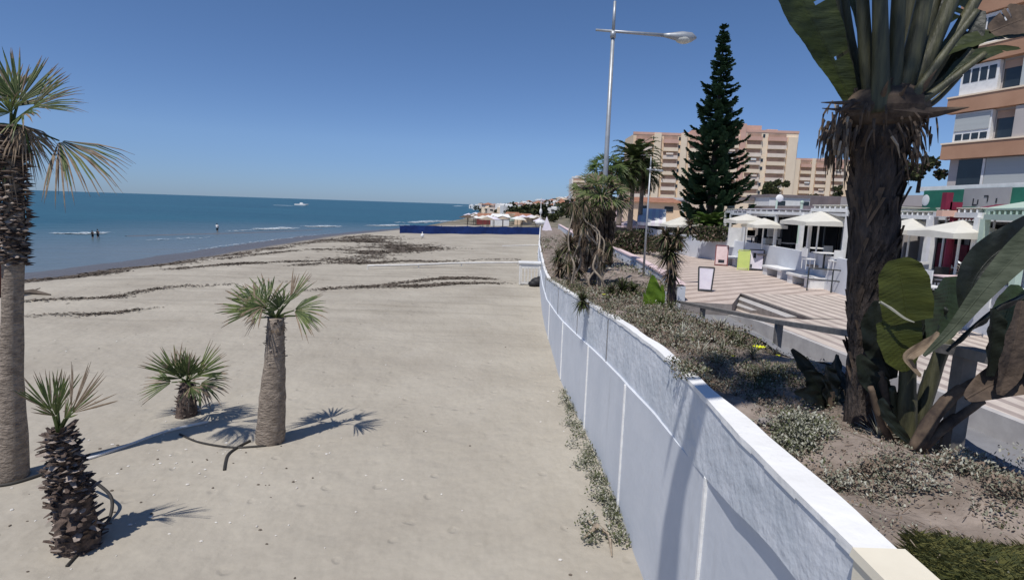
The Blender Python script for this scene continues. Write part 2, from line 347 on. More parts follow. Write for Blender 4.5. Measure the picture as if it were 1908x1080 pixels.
# ------------------------------------------------------------------ layout curves
WY = [-6, 2.4, 6.8, 9, 11, 13, 15.5, 22, 26, 48, 97]
WX = [1.85, 1.85, 1.84, 1.80, 1.70, 1.56, 1.42, 1.36, 1.42, 2.1, 4.4]
def wx(y): return interp(y, WY, WX)
def wtop(y): return interp(y, [0, 2.6, 4.9, 6.8, 8.5, 10.8, 15.5, 22, 30, 97], [3.15, 3.1, 3.06, 3.02, 2.93, 2.8, 2.5, 1.98, 1.75, 1.5])
def plx(y): return interp(y, [-2, 3, 4.25, 7, 9, 11.5, 14, 17, 20.6, 23, 40, 97], [4.3, 3.85, 3.72, 4.0, 3.88, 3.72, 3.9, 4.7, 6.05, 6.3, 7.0, 9.0])
def plz(x, y): return wtop(y) - .14 + .10 * math.sin(x * 2.1 + y * .9) * math.sin(y * 1.3) * .5 + .05 * math.sin(5 * x + 3 * y)
SHY = [-60, 0, 20, 34, 38.4, 44.2, 60, 84, 120, 214, 444, 800, 1100, 3000, 9000]
SHX = [-42, -38, -35, -33.5, -33, -32, -32, -31.7, -24.8, -21, -29, -52, -84, 600, 9000]
def shx(y): return interp(y, SHY, SHX)
def sandz(x, y):
    d = x - shx(y)
    z = interp(d, [-60, -10, 0, 5, 9, 13, 18], [-4, -1.35, -.76, -.5, -.12, .05, 0.0])
    if -2 < x < 1.9 and y < 14: z += .0
    z += .03 * math.sin(.9 * x + .4 * y) * math.sin(.35 * y - .2 * x) + .012 * math.sin(3.1 * x + 1.3 * y) * math.sin(2.3 * y)
    z += .05 * math.exp(-((y - 27 - .15 * x) / .7) ** 2) * (x < -1) + .05 * math.exp(-((y - 32 - .1 * x) / .8) ** 2) * (x < -1)
    return z
def landz(x, y):
    d = x - max(shx(y), -60) - interp(y, [0, 100, 200], [60, 45, 25])
    z = max(0, d) * .085
    return min(z, 11 + .004 * max(0, x)) * interp(y, [300, 600], [1, 1.6]) + .25 * math.sin(x * .05) * math.sin(y * .03)

def grid(name, xs, ys, fz, m, keep=None, **pr):
    nx, ny = len(xs), len(ys); mb = MB()
    mb.v = [(x, y, fz(x, y)) for y in ys for x in xs]
    for j in range(ny - 1):
        for i in range(nx - 1):
            if keep and not keep((xs[i] + xs[i + 1]) / 2, (ys[j] + ys[j + 1]) / 2): continue
            mb.f.append((j * nx + i, j * nx + i + 1, (j + 1) * nx + i + 1, (j + 1) * nx + i)); mb.m.append(0)
    return mb.build(name, m, smooth=True, **pr)

# ------------------------------------------------------------------ setting
xs = list(np.arange(-52, 2.2, .3)) + list(np.arange(2.4, 30, 2.0)); ys = list(np.arange(-10, 40, .35)) + list(np.arange(40, 130, 1.0))
grid('sand', xs, ys, lambda x, y: sandz(x, y) if x < 2.1 or y > 60 else min(sandz(x, y), -.02), 'sand', kind='structure')
xs = list(np.arange(-140, 260, 6.0)) + list(np.geomspace(262, 9000, 26)); ys = list(np.arange(118, 900, 8.0)) + list(np.geomspace(905, 9000, 20))
def hz_(x, y):
    d = x - shx(y)
    a = interp(d, [-30, 0, 30, 60], [-3, -.8, 0, 0]); return a + (landz(x, y) if d > 30 else 0) - (.1 if y < 126 else 0)
grid('hillside', xs, ys, hz_, 'hill', kind='structure')
mb = MB(); mb.slab([(8, -20), (260, -20), (260, 124), (8, 124)], -3, .02); mb.build('ground', 'terrace', kind='structure')
mb = MB(); mb.quad((-40000, -3000, -.75), (9000, -3000, -.75), (9000, 45000, -.75), (-40000, 45000, -.75)); mb.build('sea', 'sea', kind='structure')

def strip(name, pts, width, z, m, **pr):     # irregular flat ribbon
    mb = MB(); n = 40; P_ = []
    L = len(pts) - 1
    for i in range(n + 1):
        t = i / n * L; k = min(int(t), L - 1); f = t - k
        P_.append(Vector((pts[k][0] * (1 - f) + pts[k + 1][0] * f, pts[k][1] * (1 - f) + pts[k + 1][1] * f, z)))
    vs = []
    for i, p in enumerate(P_):
        t = (P_[min(i + 1, n)] - P_[max(i - 1, 0)]).normalized(); nn = Vector((-t.y, t.x, 0))
        ww = width * (.35 + .65 * math.sin(math.pi * min(1, max(0, i / n))) ** .5) * random.uniform(.75, 1.2) / 2
        up = Vector((0, 0, .06))
        vs += [p - nn * ww, p + up + nn * ww * .1, p + nn * ww]
    fs = []
    for i in range(n): fs += [(3 * i, 3 * i + 3, 3 * i + 4, 3 * i + 1), (3 * i + 1, 3 * i + 4, 3 * i + 5, 3 * i + 2)]
    mb.add(vs, fs); return mb.build(name, m, smooth=True, **pr)
def hp(x, y, z=-.75): p = PH(x, y, z); return (p.x, p.y)
def foam(px, width, n):          # a breaking crest made of many overlapping thin foam patches
    mb = MB(); P2 = [Vector(hp(*q)) for q in px]; L = len(P2) - 1
    for _ in range(n):
        t = random.random() * L; k = min(int(t), L - 1); p = P2[k].lerp(P2[k + 1], t - k); e = 1 - abs(2 * t / L - 1) ** 3
        if random.random() > e + .1: continue
        p = p + Vector((random.gauss(0, width * .8), random.gauss(0, width * .42))); a = width * random.uniform(.2, .7) * (.4 + e * .6); b = a * random.uniform(.25, .6); z = -.71 + random.uniform(0, .10) * e; m_ = 7; c0 = random.random()
        mb.add([(p.x + a * math.cos(6.283 * (i / m_) + c0) * random.uniform(.6, 1.1), p.y + b * math.sin(6.283 * (i / m_) + c0) * random.uniform(.6, 1.1), z) for i in range(m_)], [tuple(range(m_))])
    mb.build('wave_foam', 'foam', kind='stuff')
foam([(106, 435), (150, 436), (202, 433)], .9, 260)
foam([(480, 428), (510, 426.5), (548, 424)], 1.3, 200)
foam([(572, 423), (600, 422), (628, 421)], 1.3, 180)
foam([(690, 421), (720, 420.5), (748, 419)], 1.6, 200)
foam([(748, 416), (800, 413), (845, 411)], 2.2, 260)
foam([(240, 449), (320, 446), (420, 441)], .5, 60)
foam([(420, 431), (450, 430), (480, 428)], .6, 60)
foam([(340, 470), (420, 459), (540, 444), (640, 432)], .35, 220)
strip('sandbar', [hp(235, 440), hp(330, 437), hp(430, 434.5), hp(500, 432), hp(600, 428)], 2.6, -.76, 'wetsand', kind='structure')

# seaweed lines: thousands of small dark flakes on the sand
def scatter_line(mb, pts, width, n, size, zf, mi=0):
    L = len(pts) - 1
    for _ in range(n):
        t = random.random() * L; k = min(int(t), L - 1); f = t - k
        p = Vector(pts[k]) * (1 - f) + Vector(pts[k + 1]) * f; d = (Vector(pts[k + 1]) - Vector(pts[k])).normalized(); nn = Vector((-d.y, d.x))
        gap = .5 + .5 * math.sin(t * 9.1 + 2 * math.sin(t * 3.7))
        if random.random() > (gap ** 2.2) * (.5 + .5 * math.sin(t * 23 + 1)) + .08: continue
        p = p + nn * (random.gauss(0, width / 2) + .5 * width * math.sin(t * 5 + math.sin(t * 11))) + d * random.gauss(0, .6); z = zf(p.x, p.y) + .012 + random.random() * .03
        a = random.random() * math.pi; l = size * random.uniform(.4, 1.6); b = l * random.uniform(.15, .5)
        c, s_ = math.cos(a), math.sin(a); h = random.uniform(.0, .05)
        mb.quad((p.x - c * l, p.y - s_ * l, z), (p.x + s_ * b, p.y - c * b, z + h), (p.x + c * l, p.y + s_ * l, z + .01), (p.x - s_ * b, p.y + c * b, z + h * .5), mi)
def weed(pxpts, width, n, size=.16):
    mb = MB(); scatter_line(mb, [hp(x, y, 0) for x, y in pxpts], width, int(n * 1.7), size * .8, sandz)
    mb.build('seaweed', 'seaweed', kind='stuff')
weed([(40, 515), (160, 503), (300, 487), (430, 470), (560, 452), (680, 437)], 1.4, 9000, .22)
weed([(670, 440), (700, 450), (735, 462), (770, 462), (808, 466)], 3.6, 9000, .3)
weed([(770, 465), (700, 472), (655, 484), (640, 488)], 2.0, 3500, .22)
weed([(560, 494), (700, 488), (800, 487), (960, 483)], .7, 2600, .2)
weed([(740, 536), (800, 532), (860, 528), (925, 528)], .45, 4200, .12)
weed([(600, 540), (700, 534), (780, 524), (830, 519), (895, 518)], .4, 2600, .12)
weed([(800, 521), (850, 517), (895, 519)], .3, 2600, .14)
weed([(60, 565), (200, 555), (330, 535), (560, 525)], .35, 1500, .12)
weed([(80, 590), (200, 583), (250, 577)], .25, 700, .1)
weed([(330, 500), (450, 492), (600, 486)], .6, 2000, .16)
weed([(420, 480), (520, 468), (640, 465), (690, 470)], .8, 2200, .18)

# small shells and pebbles
mb = MB()
for _ in range(230):
    y = random.uniform(5, 19) ; x = random.uniform(-.85 * y, 1.7)
    if random.random() < .72: x = random.gauss(-6, 1.8); y = random.gauss(9, 1.8)
    s_ = random.uniform(.008, .028)
    if x > 1.6: continue
    mb.ell((x, y, sandz(x, y) + s_ * .3), (s_ * random.uniform(.7, 1.5), s_, s_ * .5), 5, 4, random.choice((0, 0, 0, 1)))
mb.build('beach_debris', ['shell', 'seaweed'], kind='stuff')

# ---- promenade, steps, lane
Z1, ZL = 1.45, 1.02
NA, NB = PH(1380, 546, Z1), PH(1514, 592, Z1)
def slab2(name, poly, z0, z1, mats, parent=None, **pr):
    mb = MB(); mb.slab(poly, z0, z1); o = mb.build(name, mats, parent, **pr)
    for p in o.data.polygons:
        if abs(p.normal.z) < .5: p.material_index = 1
    return o
slab2('promenade', [(6.25, 20.6), (8.05, 20.3), (NA.x, NA.y), (20.5, NA.y + .3), (20.5, 95), (9, 95), (7.05, 42)], .1, Z1, ['pav1', 'stone'], kind='structure')
slab2('pavement', [(NA.x, NA.y), (NB.x, NB.y), (20.5, NB.y), (20.5, NA.y + .29)], .1, Z1 - .001, ['pav2', 'stone'], kind='structure')
cx = lambda y: interp(y, [-6, 9, 9.8, 13, 16.5, 20.3], [9.6, 8.65, 8.55, 8.2, 7.9, 8.03])
nx_ = lambda y: interp(y, [NB.y, NA.y], [NB.x, NA.x])
ry = list(np.linspace(-6, NB.y, 34)) + list(np.linspace(NB.y + .3, 22.0, 9))
def rz_(x, y):
    q = interp(y, [NB.y - 2, NB.y, 20.5], [0.0, .10, .42])
    return Z1 - .006 - q * interp(x, [8.0, 9.8, 11], [1, .9 if y > NB.y else .5, .9 if y > NB.y else 0])
vs = []; fs = []
for y in ry:
    x0 = cx(y); x1 = 20.5 if y <= NB.y else nx_(y) + .25
    xm = 11 if y <= NB.y else x1 - .1
    for x in (x0, x0 * .75 + xm * .25, (x0 + xm) / 2, xm, x1): vs.append((x, y, rz_(x, y)))
mb = MB()
for i in range(len(ry) - 1):
    for k in range(4): fs.append((5 * i + k, 5 * i + k + 1, 5 * i + k + 6, 5 * i + k + 5))
mb.add(vs, fs); mb.build('ramp', 'pav2', kind='structure')
mb = MB(); ky = list(np.linspace(-6, 20.3, 30))
for a, b in zip(ky[:-1], ky[1:]):
    xa, xb = cx(a), cx(b); za, zb = rz_(xa, a), rz_(xb, b); dz = .004
    mb.add([(xa - .1, a, 0), (xb - .1, b, 0), (xb - .1, b, zb + dz), (xa - .1, a, za + dz), (xa + .06, a, za + dz), (xb + .06, b, zb + dz)], [(0, 1, 2, 3), (3, 2, 5, 4)])
mb.build('kerb', 'kerb', kind='structure')
t = thing('steps', 'dark edged wedge-shaped stone steps between the striped plaza and the sloping pavement', 'steps', (9, 20, 1))
for i, (pa, pb) in enumerate([((1356, 550), (1450, 585)), ((1333, 556), (1392, 575))]):
    zt_ = Z1 - (i + 1) * .14; a = PH(*pa, zt_); b = PH(*pb, zt_); d = (b - a); b = b + d * .12
    slab2('step', [(a.x, a.y), (b.x, b.y), (b.x + .9, b.y + .2), (a.x + 1.2, a.y + .5)], zt_ - .3, zt_, ['kerb', 'stone'], t)
for (a, b, zt_) in [(NA, NB, Z1)]:
    mb = MB(); dn = (b - a).normalized(); mb.bar(a + Vector((-.012, 0, -.022)), b + Vector((-.012, 0, -.022)), .05, .05); mb.build('nosing', 'stone', t)
mb = MB()
lane = [(plx(y) - .05, y) for y in np.linspace(-6, 20.6, 30)] + [(6.3, 20.6), (8.05, 20.35)] + [(cx(y) - .02, y) for y in np.linspace(20.2, -6, 30)]
mb.slab(lane, -.5, ZL); mb.build('lane', 'grey', kind='structure')

# ---- planter soil
mb = MB(); yy = list(np.arange(-5, 30, .25)) + list(np.arange(30, 96, 2)); nX = 14
for y in yy:
    for i in range(nX):
        x = wx(y) + .22 + (plx(y) - wx(y) - .22) * i / (nX - 1)
        mb.v.append((x, y, plz(x, y) + random.uniform(-.015, .015)))
for j in range(len(yy) - 1):
    for i in range(nX - 1): mb.f.append((j * nX + i, j * nX + i + 1, (j + 1) * nX + i + 1, (j + 1) * nX + i)); mb.m.append(0)
mb.build('planter_soil', 'soil', smooth=True, kind='structure')
mb = MB()
for a, b in zip(yy[:-1], yy[1:]):
    xa, xb = plx(a), plx(b)
    mb.add([(xa, a, -1), (xb, b, -1), (xb, b, plz(xb, b) + .03), (xa, a, plz(xa, a) + .03), (xa - .12, a, plz(xa, a) + .03), (xb - .12, b, plz(xb, b) + .03)], [(3, 2, 1, 0), (4, 5, 2, 3)])
mb.build('planter_kerb', 'grey', label='low grey concrete edge between the planted bed and the sunken lane', category='kerb wall')

# ---- beach wall
wallT = thing('beach_wall', 'long whitewashed retaining wall between the sand and the planted bed', 'wall', (1.8, 8, 0))
yy = list(np.arange(1.9, 30, .22)) + list(np.arange(30, 97, 2.0))
def ledge(y): return wtop(y) - interp(y, [3.5, 4.95, 5.3, 8.3, 11, 17.5, 25], [.52, .72, .76, .86, .88, .9, .8])
def proud(y): return interp(y, [2.4, 4.2, 4.95, 6.2, 8, 30], [.075, .06, .012, -.022, -.035, -.045])
lo, up, cp = MB(), MB(), MB()
def prof(y):
    j = lambda a: .35 * a * math.sin(7.3 * y + 1.7 * math.sin(3.1 * y)); x = wx(y); T = wtop(y) + j(.006); L = ledge(y) + j(.004)
    return x, T, L, x - proud(y) + j(.004)
ww = lambda q: .02 * math.sin(3.3 * q) * math.sin(1.3 * q + 1) - .03
for a, b in zip(yy[:-1], yy[1:]):
    xa, Ta, La, ua = prof(a); xb, Tb, Lb, ub = prof(b)
    lo.add([(xa, a, -.6), (xb, b, -.6), (xb, b, Lb), (xa, a, La), (max(ua, xa) + .02, a, La + .012), (max(ub, xb) + .02, b, Lb + .012)], [(3, 2, 1, 0), (5, 2, 3, 4)])
    up.add([(ua, a, La - .006), (ub, b, Lb - .006), (ub, b, Tb - .02), (ua, a, Ta - .02), (xa + .05, a, La - .006), (xb + .05, b, Lb - .006)], [(3, 2, 1, 0), (0, 1, 5, 4)])
    chip = .03 * max(0, math.sin(2.2 * a + 2 * math.sin(a * 5)))
    cp.add([(ua - .012, a, Ta - .055 + chip * .5), (ub - .012, b, Tb - .055 + chip * .5), (ub - .012, b, Tb), (ua - .012, a, Ta), (xb + .17 + ww(b), b, Tb + .008), (xa + .17 + ww(a), a, Ta + .008), (xb + .23, b, Tb - .3), (xa + .23, a, Ta - .3)],
           [(3, 2, 1, 0), (2, 3, 5, 4), (4, 5, 7, 6)])
for m_, nm, mt in ((lo, 'lower_face', 'wall'), (up, 'upper_face', 'wallrough'), (cp, 'coping', 'wallcap')):
    m_.build(nm, mt, wallT)
for y, top in ((4.86, 0), (8.42, 0), (11.6, 0), (15.2, 0), (20, 0)):
    x, T, L, u = prof(y); mb = MB(); mb.box((x - .004, y, L / 2), (.045, .045, L - .01)); mb.build('plaster_strip', 'wallcap', wallT)
for y in (10.1, 13.2, 17.2, 24):
    x, T, L, u = prof(y); mb = MB(); mb.box((u - .004, y, (L + T) / 2 - .04), (.02, .03, T - L - .08)); mb.build('wall_joint', 'grey', wallT)
# cream corner at the near end
ce = thing('wall_end_pier', 'cream painted square pier closing the near end of the white wall', 'pier', (1.9, 2.3, 0))
mb = MB(); mb.box((1.86, 2.28, 1.54), (.24, .60, 3.08)); mb.build('pier_body', 'cream', ce)
mb = MB(); mb.box((1.86, 2.28, 3.105), (.27, .63, .05), taper=.97); mb.build('pier_cap', 'cream', ce)

# ---- promenade parapet (curving white wall)
mb = MB(); pts = [(6.1, 20.6), (6.35, 22.5), (6.6, 26), (6.9, 32), (7.0, 38), (6.8, 46), (6.3, 60), (7, 90)]
py_ = np.linspace(20.6, 90, 60); pxs = [interp(y, [p[1] for p in pts], [p[0] for p in pts]) for y in py_]
for i in range(len(py_) - 1):
    a, b = (pxs[i], py_[i]), (pxs[i + 1], py_[i + 1])
    mb.add([(a[0], a[1], .5), (b[0], b[1], .5), (b[0], b[1], 2.0), (a[0], a[1], 2.0), (a[0] + .3, a[1], 2.0), (b[0] + .3, b[1], 2.0), (a[0] + .3, a[1], .5), (b[0] + .3, b[1], .5)], [(3, 2, 1, 0), (5, 2, 3, 4), (5, 4, 6, 7)])
mb.add([(6.1, 20.6, .5), (6.4, 20.6, .5), (6.4, 20.6, 2), (6.1, 20.6, 2)], [(0, 1, 2, 3)])
pr_ = mb.build('promenade_wall', 'wall', label='curving pale parapet wall with a pinkish coping beside the striped plaza', category='wall')
mb = MB()
for i in range(len(py_) - 1):
    a, b = (pxs[i], py_[i]), (pxs[i + 1], py_[i + 1])
    mb.add([(a[0] - .04, a[1], 2.0), (b[0] - .04, b[1], 2.0), (b[0] - .04, b[1], 2.08), (a[0] - .04, a[1], 2.08), (a[0] + .34, a[1], 2.08), (b[0] + .34, b[1], 2.08)], [(3, 2, 1, 0), (5, 2, 3, 4)])
mb.build('coping', 'pinkcloth', pr_)

# ------------------------------------------------------------------ foliage helpers
UPV = Vector((0, 0, 1))
def fan(mb, p0, p1, p2, nrm, spread=100, nseg=30, mats=(0, 1, 2), droop=.25, dry=.15, fold=.25, pw=.02, pmat=None):
    """costapalmate leaf: petiole p0-p1, blade p1-p2 (middle segment)"""
    p0, p1, p2 = Vector(p0), Vector(p1), Vector(p2); R = (p2 - p1).length; t = (p2 - p1).normalized()
    nrm = Vector(nrm); nrm = (nrm - t * nrm.dot(t)).normalized(); s = t.cross(nrm)
    mid = (p0 + p1) / 2 + UPV * .04 * (p1 - p0).length
    mb.tube([p0, mid, p1], [pw * 1.5, pw, pw * .6], 5, mats[0] if pmat is None else pmat)
    for i in range(nseg):
        a = R_(spread) * (2 * (i + .5) / nseg - 1); a += random.gauss(0, .035)
        if random.random() < .07: continue
        d = t * math.cos(a) + s * math.sin(a); L = R * (.68 + .32 * math.cos(a * .7)) * random.choice((random.uniform(.92, 1.06), random.uniform(.7, 1.02)))
        e = (nrm.cross(d)).normalized(); wd = R * R_(spread) / nseg * 1.0
        g = droop * random.uniform(.6, 1.5); lift = nrm * fold * abs(math.sin(a)) * .5
        st = []
        for k, (q, ww, dr) in enumerate(((.06, .12, 0), (.5, .55, .16), (.8, .36, .55), (1.0, .05, 1.0))):
            c = p1 + (d + lift * q) * (L * q) - UPV * (g * L * dr) - nrm * (.0)
            st.append((c - e * wd * ww, c + nrm * wd * .18, c + e * wd * ww))
        dm = random.random() < dry
        for k in range(3):
            mi = mats[1] if (dm or (k == 2 and random.random() < .55 + dry)) else (mats[2] if random.random() < .42 else mats[0])
            A, B = st[k], st[k + 1]
            mb.add([*A, *B], [(0, 1, 4, 3), (1, 2, 5, 4)], mi)
def boots(mb, pts, rads, n, size, out=.9, mats=(0, 1), up=.5):
    pts = [Vector(p) for p in pts]; L = len(pts) - 1
    for i in range(n):
        t = (i + random.random()) / n * L; k = min(int(t), L - 1); f = t - k
        p = pts[k].lerp(pts[k + 1], f); r = rads[k] * (1 - f) + rads[k + 1] * f
        a = i * 2.39996 + random.gauss(0, .3); o = Vector((math.cos(a), math.sin(a), 0)); e = Vector((-o.y, o.x, 0))
        l = size * random.uniform(.6, 1.5); ww = size * random.uniform(.25, .5)
        b = p + o * r * .8; tip = b + o * l * out * random.uniform(.2, .9) + UPV * l * up * random.uniform(-.6, 1.1) + e * random.gauss(0, .2) * l
        mi = mats[0] if random.random() < .72 else mats[1]
        nn = UPV * ww * .5
        mb.add([b - e * ww, b + nn, b + e * ww, b - nn, tip - e * ww * .4, tip + e * ww * .4], [(0, 1, 4), (1, 5, 4), (1, 2, 5), (2, 3, 5), (3, 4, 5), (3, 0, 4)], mi)
def swords(mb, c, n, L, w_, mi=0, emin=-.2, emax=1.3, droop=.2, az=None, mats=None):
    c = Vector(c)
    for i in range(n):
        a = random.random() * 6.283 if az is None else random.gauss(az, .8); el = random.uniform(emin, emax); l = L * random.uniform(.6, 1.15)
        d = Vector((math.cos(a) * math.cos(el), math.sin(a) * math.cos(el), math.sin(el))); e = Vector((-math.sin(a), math.cos(a), 0))
        ww = w_ * random.uniform(.7, 1.2); st = []
        for q, k, dr in ((0, .7, 0), (.35, 1, .12), (.7, .7, .5), (1, .05, 1)):
            p = c + d * l * q - UPV * droop * l * dr; st.append((p - e * ww * k * .5, p + e * ww * k * .5))
        m = mi if mats is None else random.choice(mats)
        for k in range(3): mb.add([*st[k], *st[k + 1]], [(0, 1, 3, 2)], m)
def frond(mb, c, az, el, L, mi=0, nl=26, ll=.35, droop=.9, lw=.03, mats=None, rmat=None):
    c = Vector(c); pts = []; h = Vector((math.cos(az), math.sin(az), 0))
    p = c.copy(); e = el
    N = 12
    for i in range(N + 1):
        pts.append(p.copy()); d = h * math.cos(e) + UPV * math.sin(e); p = p + d * L / N; e -= droop * (1.2 * (i + 1) / N) * 2 / N * 1.3
    mb.tube(pts, [.03 * L / 3 * (1 - .8 * i / N) for i in range(N + 1)], 4, mi if rmat is None else rmat, cap=False)
    for i in range(nl):
        t = (.12 + .86 * i / nl) * N; k = min(int(t), N - 1); q = pts[k].lerp(pts[k + 1], t - k); tg = (pts[k + 1] - pts[k]).normalized()
        s = h.cross(UPV); u = s.cross(tg)
        for sg in (-1, 1):
            l = ll * math.sin(math.pi * (.12 + .8 * i / nl)) ** .6 * random.uniform(.8, 1.1)
            d = (s * sg * .85 + tg * .6 + u * .35 - UPV * .25 + Vector((random.gauss(0, .06), random.gauss(0, .06), random.gauss(0, .06)))).normalized()
            m = mi if mats is None else random.choice(mats)
            mb.add([q - tg * lw, q + tg * lw, q + d * l * .6 + tg * lw * .8 - UPV * .03, q + d * l - UPV * l * .25], [(0, 1, 2, 3)], m)
def paddle(mb, pts, widths, nrm, mi=0, fold=.25, nx=7, wav=.03, tear=0.0, curl=0.0):
    """broad leaf along pts"""
    pts = [Vector(p) for p in pts]; N = 16; L = len(pts) - 1
    xs_ = np.linspace(0, L, len(widths))
    C = []; N = 48
    for i in range(N + 1):
        t = i / N * L; k = min(int(t), L - 1); f = t - k
        a = pts[max(k - 1, 0)]; b = pts[k]; c = pts[k + 1]; d = pts[min(k + 2, L)]
        q = .5 * ((2 * b) + (c - a) * f + (2 * a - 5 * b + 4 * c - d) * f * f + (3 * b - 3 * c + d - a) * f ** 3)
        C.append((q, float(np.interp(t, xs_, widths))))
    nrm = Vector(nrm); rows = []
    for i, (q, ww) in enumerate(C):
        t = (C[min(i + 1, N)][0] - C[max(i - 1, 0)][0]).normalized(); n_ = (nrm - t * nrm.dot(t)).normalized(); s = t.cross(n_)
        row = []
        for j in range(-nx, nx + 1):
            u = j / nx; z = fold * abs(u) * ww * .5 - curl * u * u * ww * .5 + (wav * math.sin(i * .45 + j * .5) * abs(u) + .0022 * math.sin(i * 2.1 + abs(j) * .9)) * min(1, ww / .35)
            row.append(q + s * u * ww * .5 + n_ * z)
        rows.append(row)
    o = len(mb.v); mb.v += [tuple(p) for r in rows for p in r]; K = 2 * nx + 1
    cut = {(i, sd): random.uniform(.08, .5) for i in range(8, N - 2) for sd in (-1, 1) if tear and random.random() < tear}
    for i in range(N):
        for j in range(K - 1):
            u = (j + .5) / (K - 1) * 2 - 1; c_ = cut.get((i, 1 if u > 0 else -1))
            if c_ and abs(u) > c_: continue
            mb.f.append((o + i * K + j, o + i * K + j + 1, o + (i + 1) * K + j + 1, o + (i + 1) * K + j)); mb.m.append(mi)
    mb.tube([q + (nrm * -.004) for q, _ in C[:-1]], [.009 * (1 - .7 * i / N) + .002 for i in range(N)], 5, mi, cap=False)

def smooth_path(pts, n):
    pts = [Vector(p) for p in pts]; L = len(pts) - 1; out = []
    for i in range(n + 1):
        t = i / n * L; k = min(int(t), L - 1); f = t - k
        a = pts[max(k - 1, 0)]; b = pts[k]; c = pts[k + 1]; d = pts[min(k + 2, L)]
        out.append(.5 * ((2 * b) + (c - a) * f + (2 * a - 5 * b + 4 * c - d) * f * f + (3 * b - 3 * c + d - a) * f ** 3))
    return out

# ------------------------------------------------------------------ beach palms
TOC = lambda p: (Vector((0, 0, CAMZ)) - Vector(p)).normalized()
def trunk_ob(t, pts, rads, m='palmtrunk', n=18, seg=24, jit=.06):
    mb = MB(); P_ = smooth_path(pts, seg); rr = [float(np.interp(i / seg, np.linspace(0, 1, len(rads)), rads)) * (1 + .03 * math.sin(i * 2.3 + math.sin(i * .9) * 2) + random.uniform(-.02, .02)) for i in range(seg + 1)]
    mb.tube(P_, rr, n, jit=jit); return mb.build('trunk', m, t, smooth=True), P_, rr

def hanging(mb, hub, n, l0):
    for i in range(n):
        a = random.random() * 6.283; o = Vector((math.cos(a), math.sin(a), 0)); p1 = hub + o * l0 * .35 - UPV * l0 * .25; p2 = p1 + o * l0 * .15 - UPV * l0 * random.uniform(.5, .8)
        fan(mb, hub - UPV * .03, p1, p2, o, 38, 10, droop=.1, dry=1.0, pw=.012)

def beach_palm(label, Y, trunk_px, rads, leaves, boot_from, nboot, bsize, group='palms growing in the sand'):
    base = PH(*trunk_px[0], 0); Y0 = base.y
    pts = [base - Vector((0, 0, .15))] + [PY(x, y, Y0) for x, y in trunk_px[1:]]
    t = thing('fan_palm', label, 'palm tree', base, group)
    tr, P_, rr = trunk_ob(t, pts, rads, 'boots' if boot_from < .3 else 'palmtrunk')
    k = int(boot_from * (len(P_) - 1)); mb = MB(); boots(mb, P_[k:], rr[k:], nboot, bsize)
    mb.build('leaf_bases', ['boots', 'bootslight'], tr)
    hub = Vector(P_[-1]); mb = MB()
    for lf in leaves:
        (mx, my), (tx, ty), dy, spread, nseg, dr, dry = lf[:7]
        p1 = PY(mx, my, Y0 + dy * .4); p2 = PY(tx, ty, Y0 + dy)
        nr = lf[7] if len(lf) > 7 else TOC(p1) * .8 + UPV * .5
        fan(mb, hub, p1, p2, nr, spread, nseg, droop=dr, dry=dry)
    hanging(mb, hub, 4, (.35 if Y0 > 9 else .3)); mb.build('crown', ['palmleaf', 'dryleaf', 'palmleaf2'], t)
    return t, P_, rr
S = Vector((1, 0, 0))
beach_palm('stocky fan palm with a bare tapering trunk and three leaf fans, hose at its foot', 0,
    [(502, 822), (508, 740), (512, 670), (514, 592)], [.275, .25, .185, .15],
    [((478, 578), (424, 528), .1, 75, 26, .12, .1), ((490, 570), (440, 580), -.5, 70, 20, .25, .3), ((540, 560), (578, 503), .5, 28, 14, .05, .15),
     ((548, 578), (614, 574), -.1, 60, 26, .22, .15), ((500, 565), (470, 510), .6, 60, 20, .1, .1), ((482, 592), (456, 606), .2, 25, 8, .3, 1.0), ((560, 588), (585, 588), .7, 60, 14, .3, .3), ((520, 575), (500, 545), -.3, 70, 18, .1, .1), ((528, 568), (534, 528), .2, 50, 16, .05, .1), ((500, 575), (450, 545), -.3, 55, 22, .2, .15)],
    .70, 110, .10)
beach_palm('small low fan palm with spreading green leaves between two taller palms', 0,
    [(347, 775), (348, 745), (348, 712)], [.24, .18, .11],
    [((330, 700), (290, 645), .1, 45, 20, .05, .1), ((320, 712), (262, 714), 0, 50, 22, .12, .1), ((366, 700), (425, 655), 0, 38, 20, .08, .1),
     ((372, 715), (425, 722), -.3, 60, 24, .3, .3), ((347, 695), (338, 648), .3, 40, 16, 0, .05), ((355, 720), (378, 740), -.5, 60, 16, .3, .6), ((350, 700), (352, 655), -.2, 70, 20, .05, .1), ((340, 705), (318, 660), -.3, 60, 20, .1, .1), ((352, 708), (372, 672), .3, 60, 18, .1, .2)],
    .0, 160, .12)
beach_palm('shaggy leaning fan palm covered in old leaf bases, nearest the camera', 0,
    [(150, 1018), (134, 930), (122, 870), (110, 805)], [.25, .225, .15, .10],
    [((96, 765), (70, 692), 0, 42, 22, -.02, .1), ((108, 760), (118, 690), .1, 28, 14, 0, .1), ((132, 770), (192, 690), 0, 36, 22, 0, .85), ((120, 780), (140, 745), -.2, 30, 10, 0, .3), ((104, 775), (86, 735), -.2, 46, 16, 0, .1)],
    .0, 760, .17)
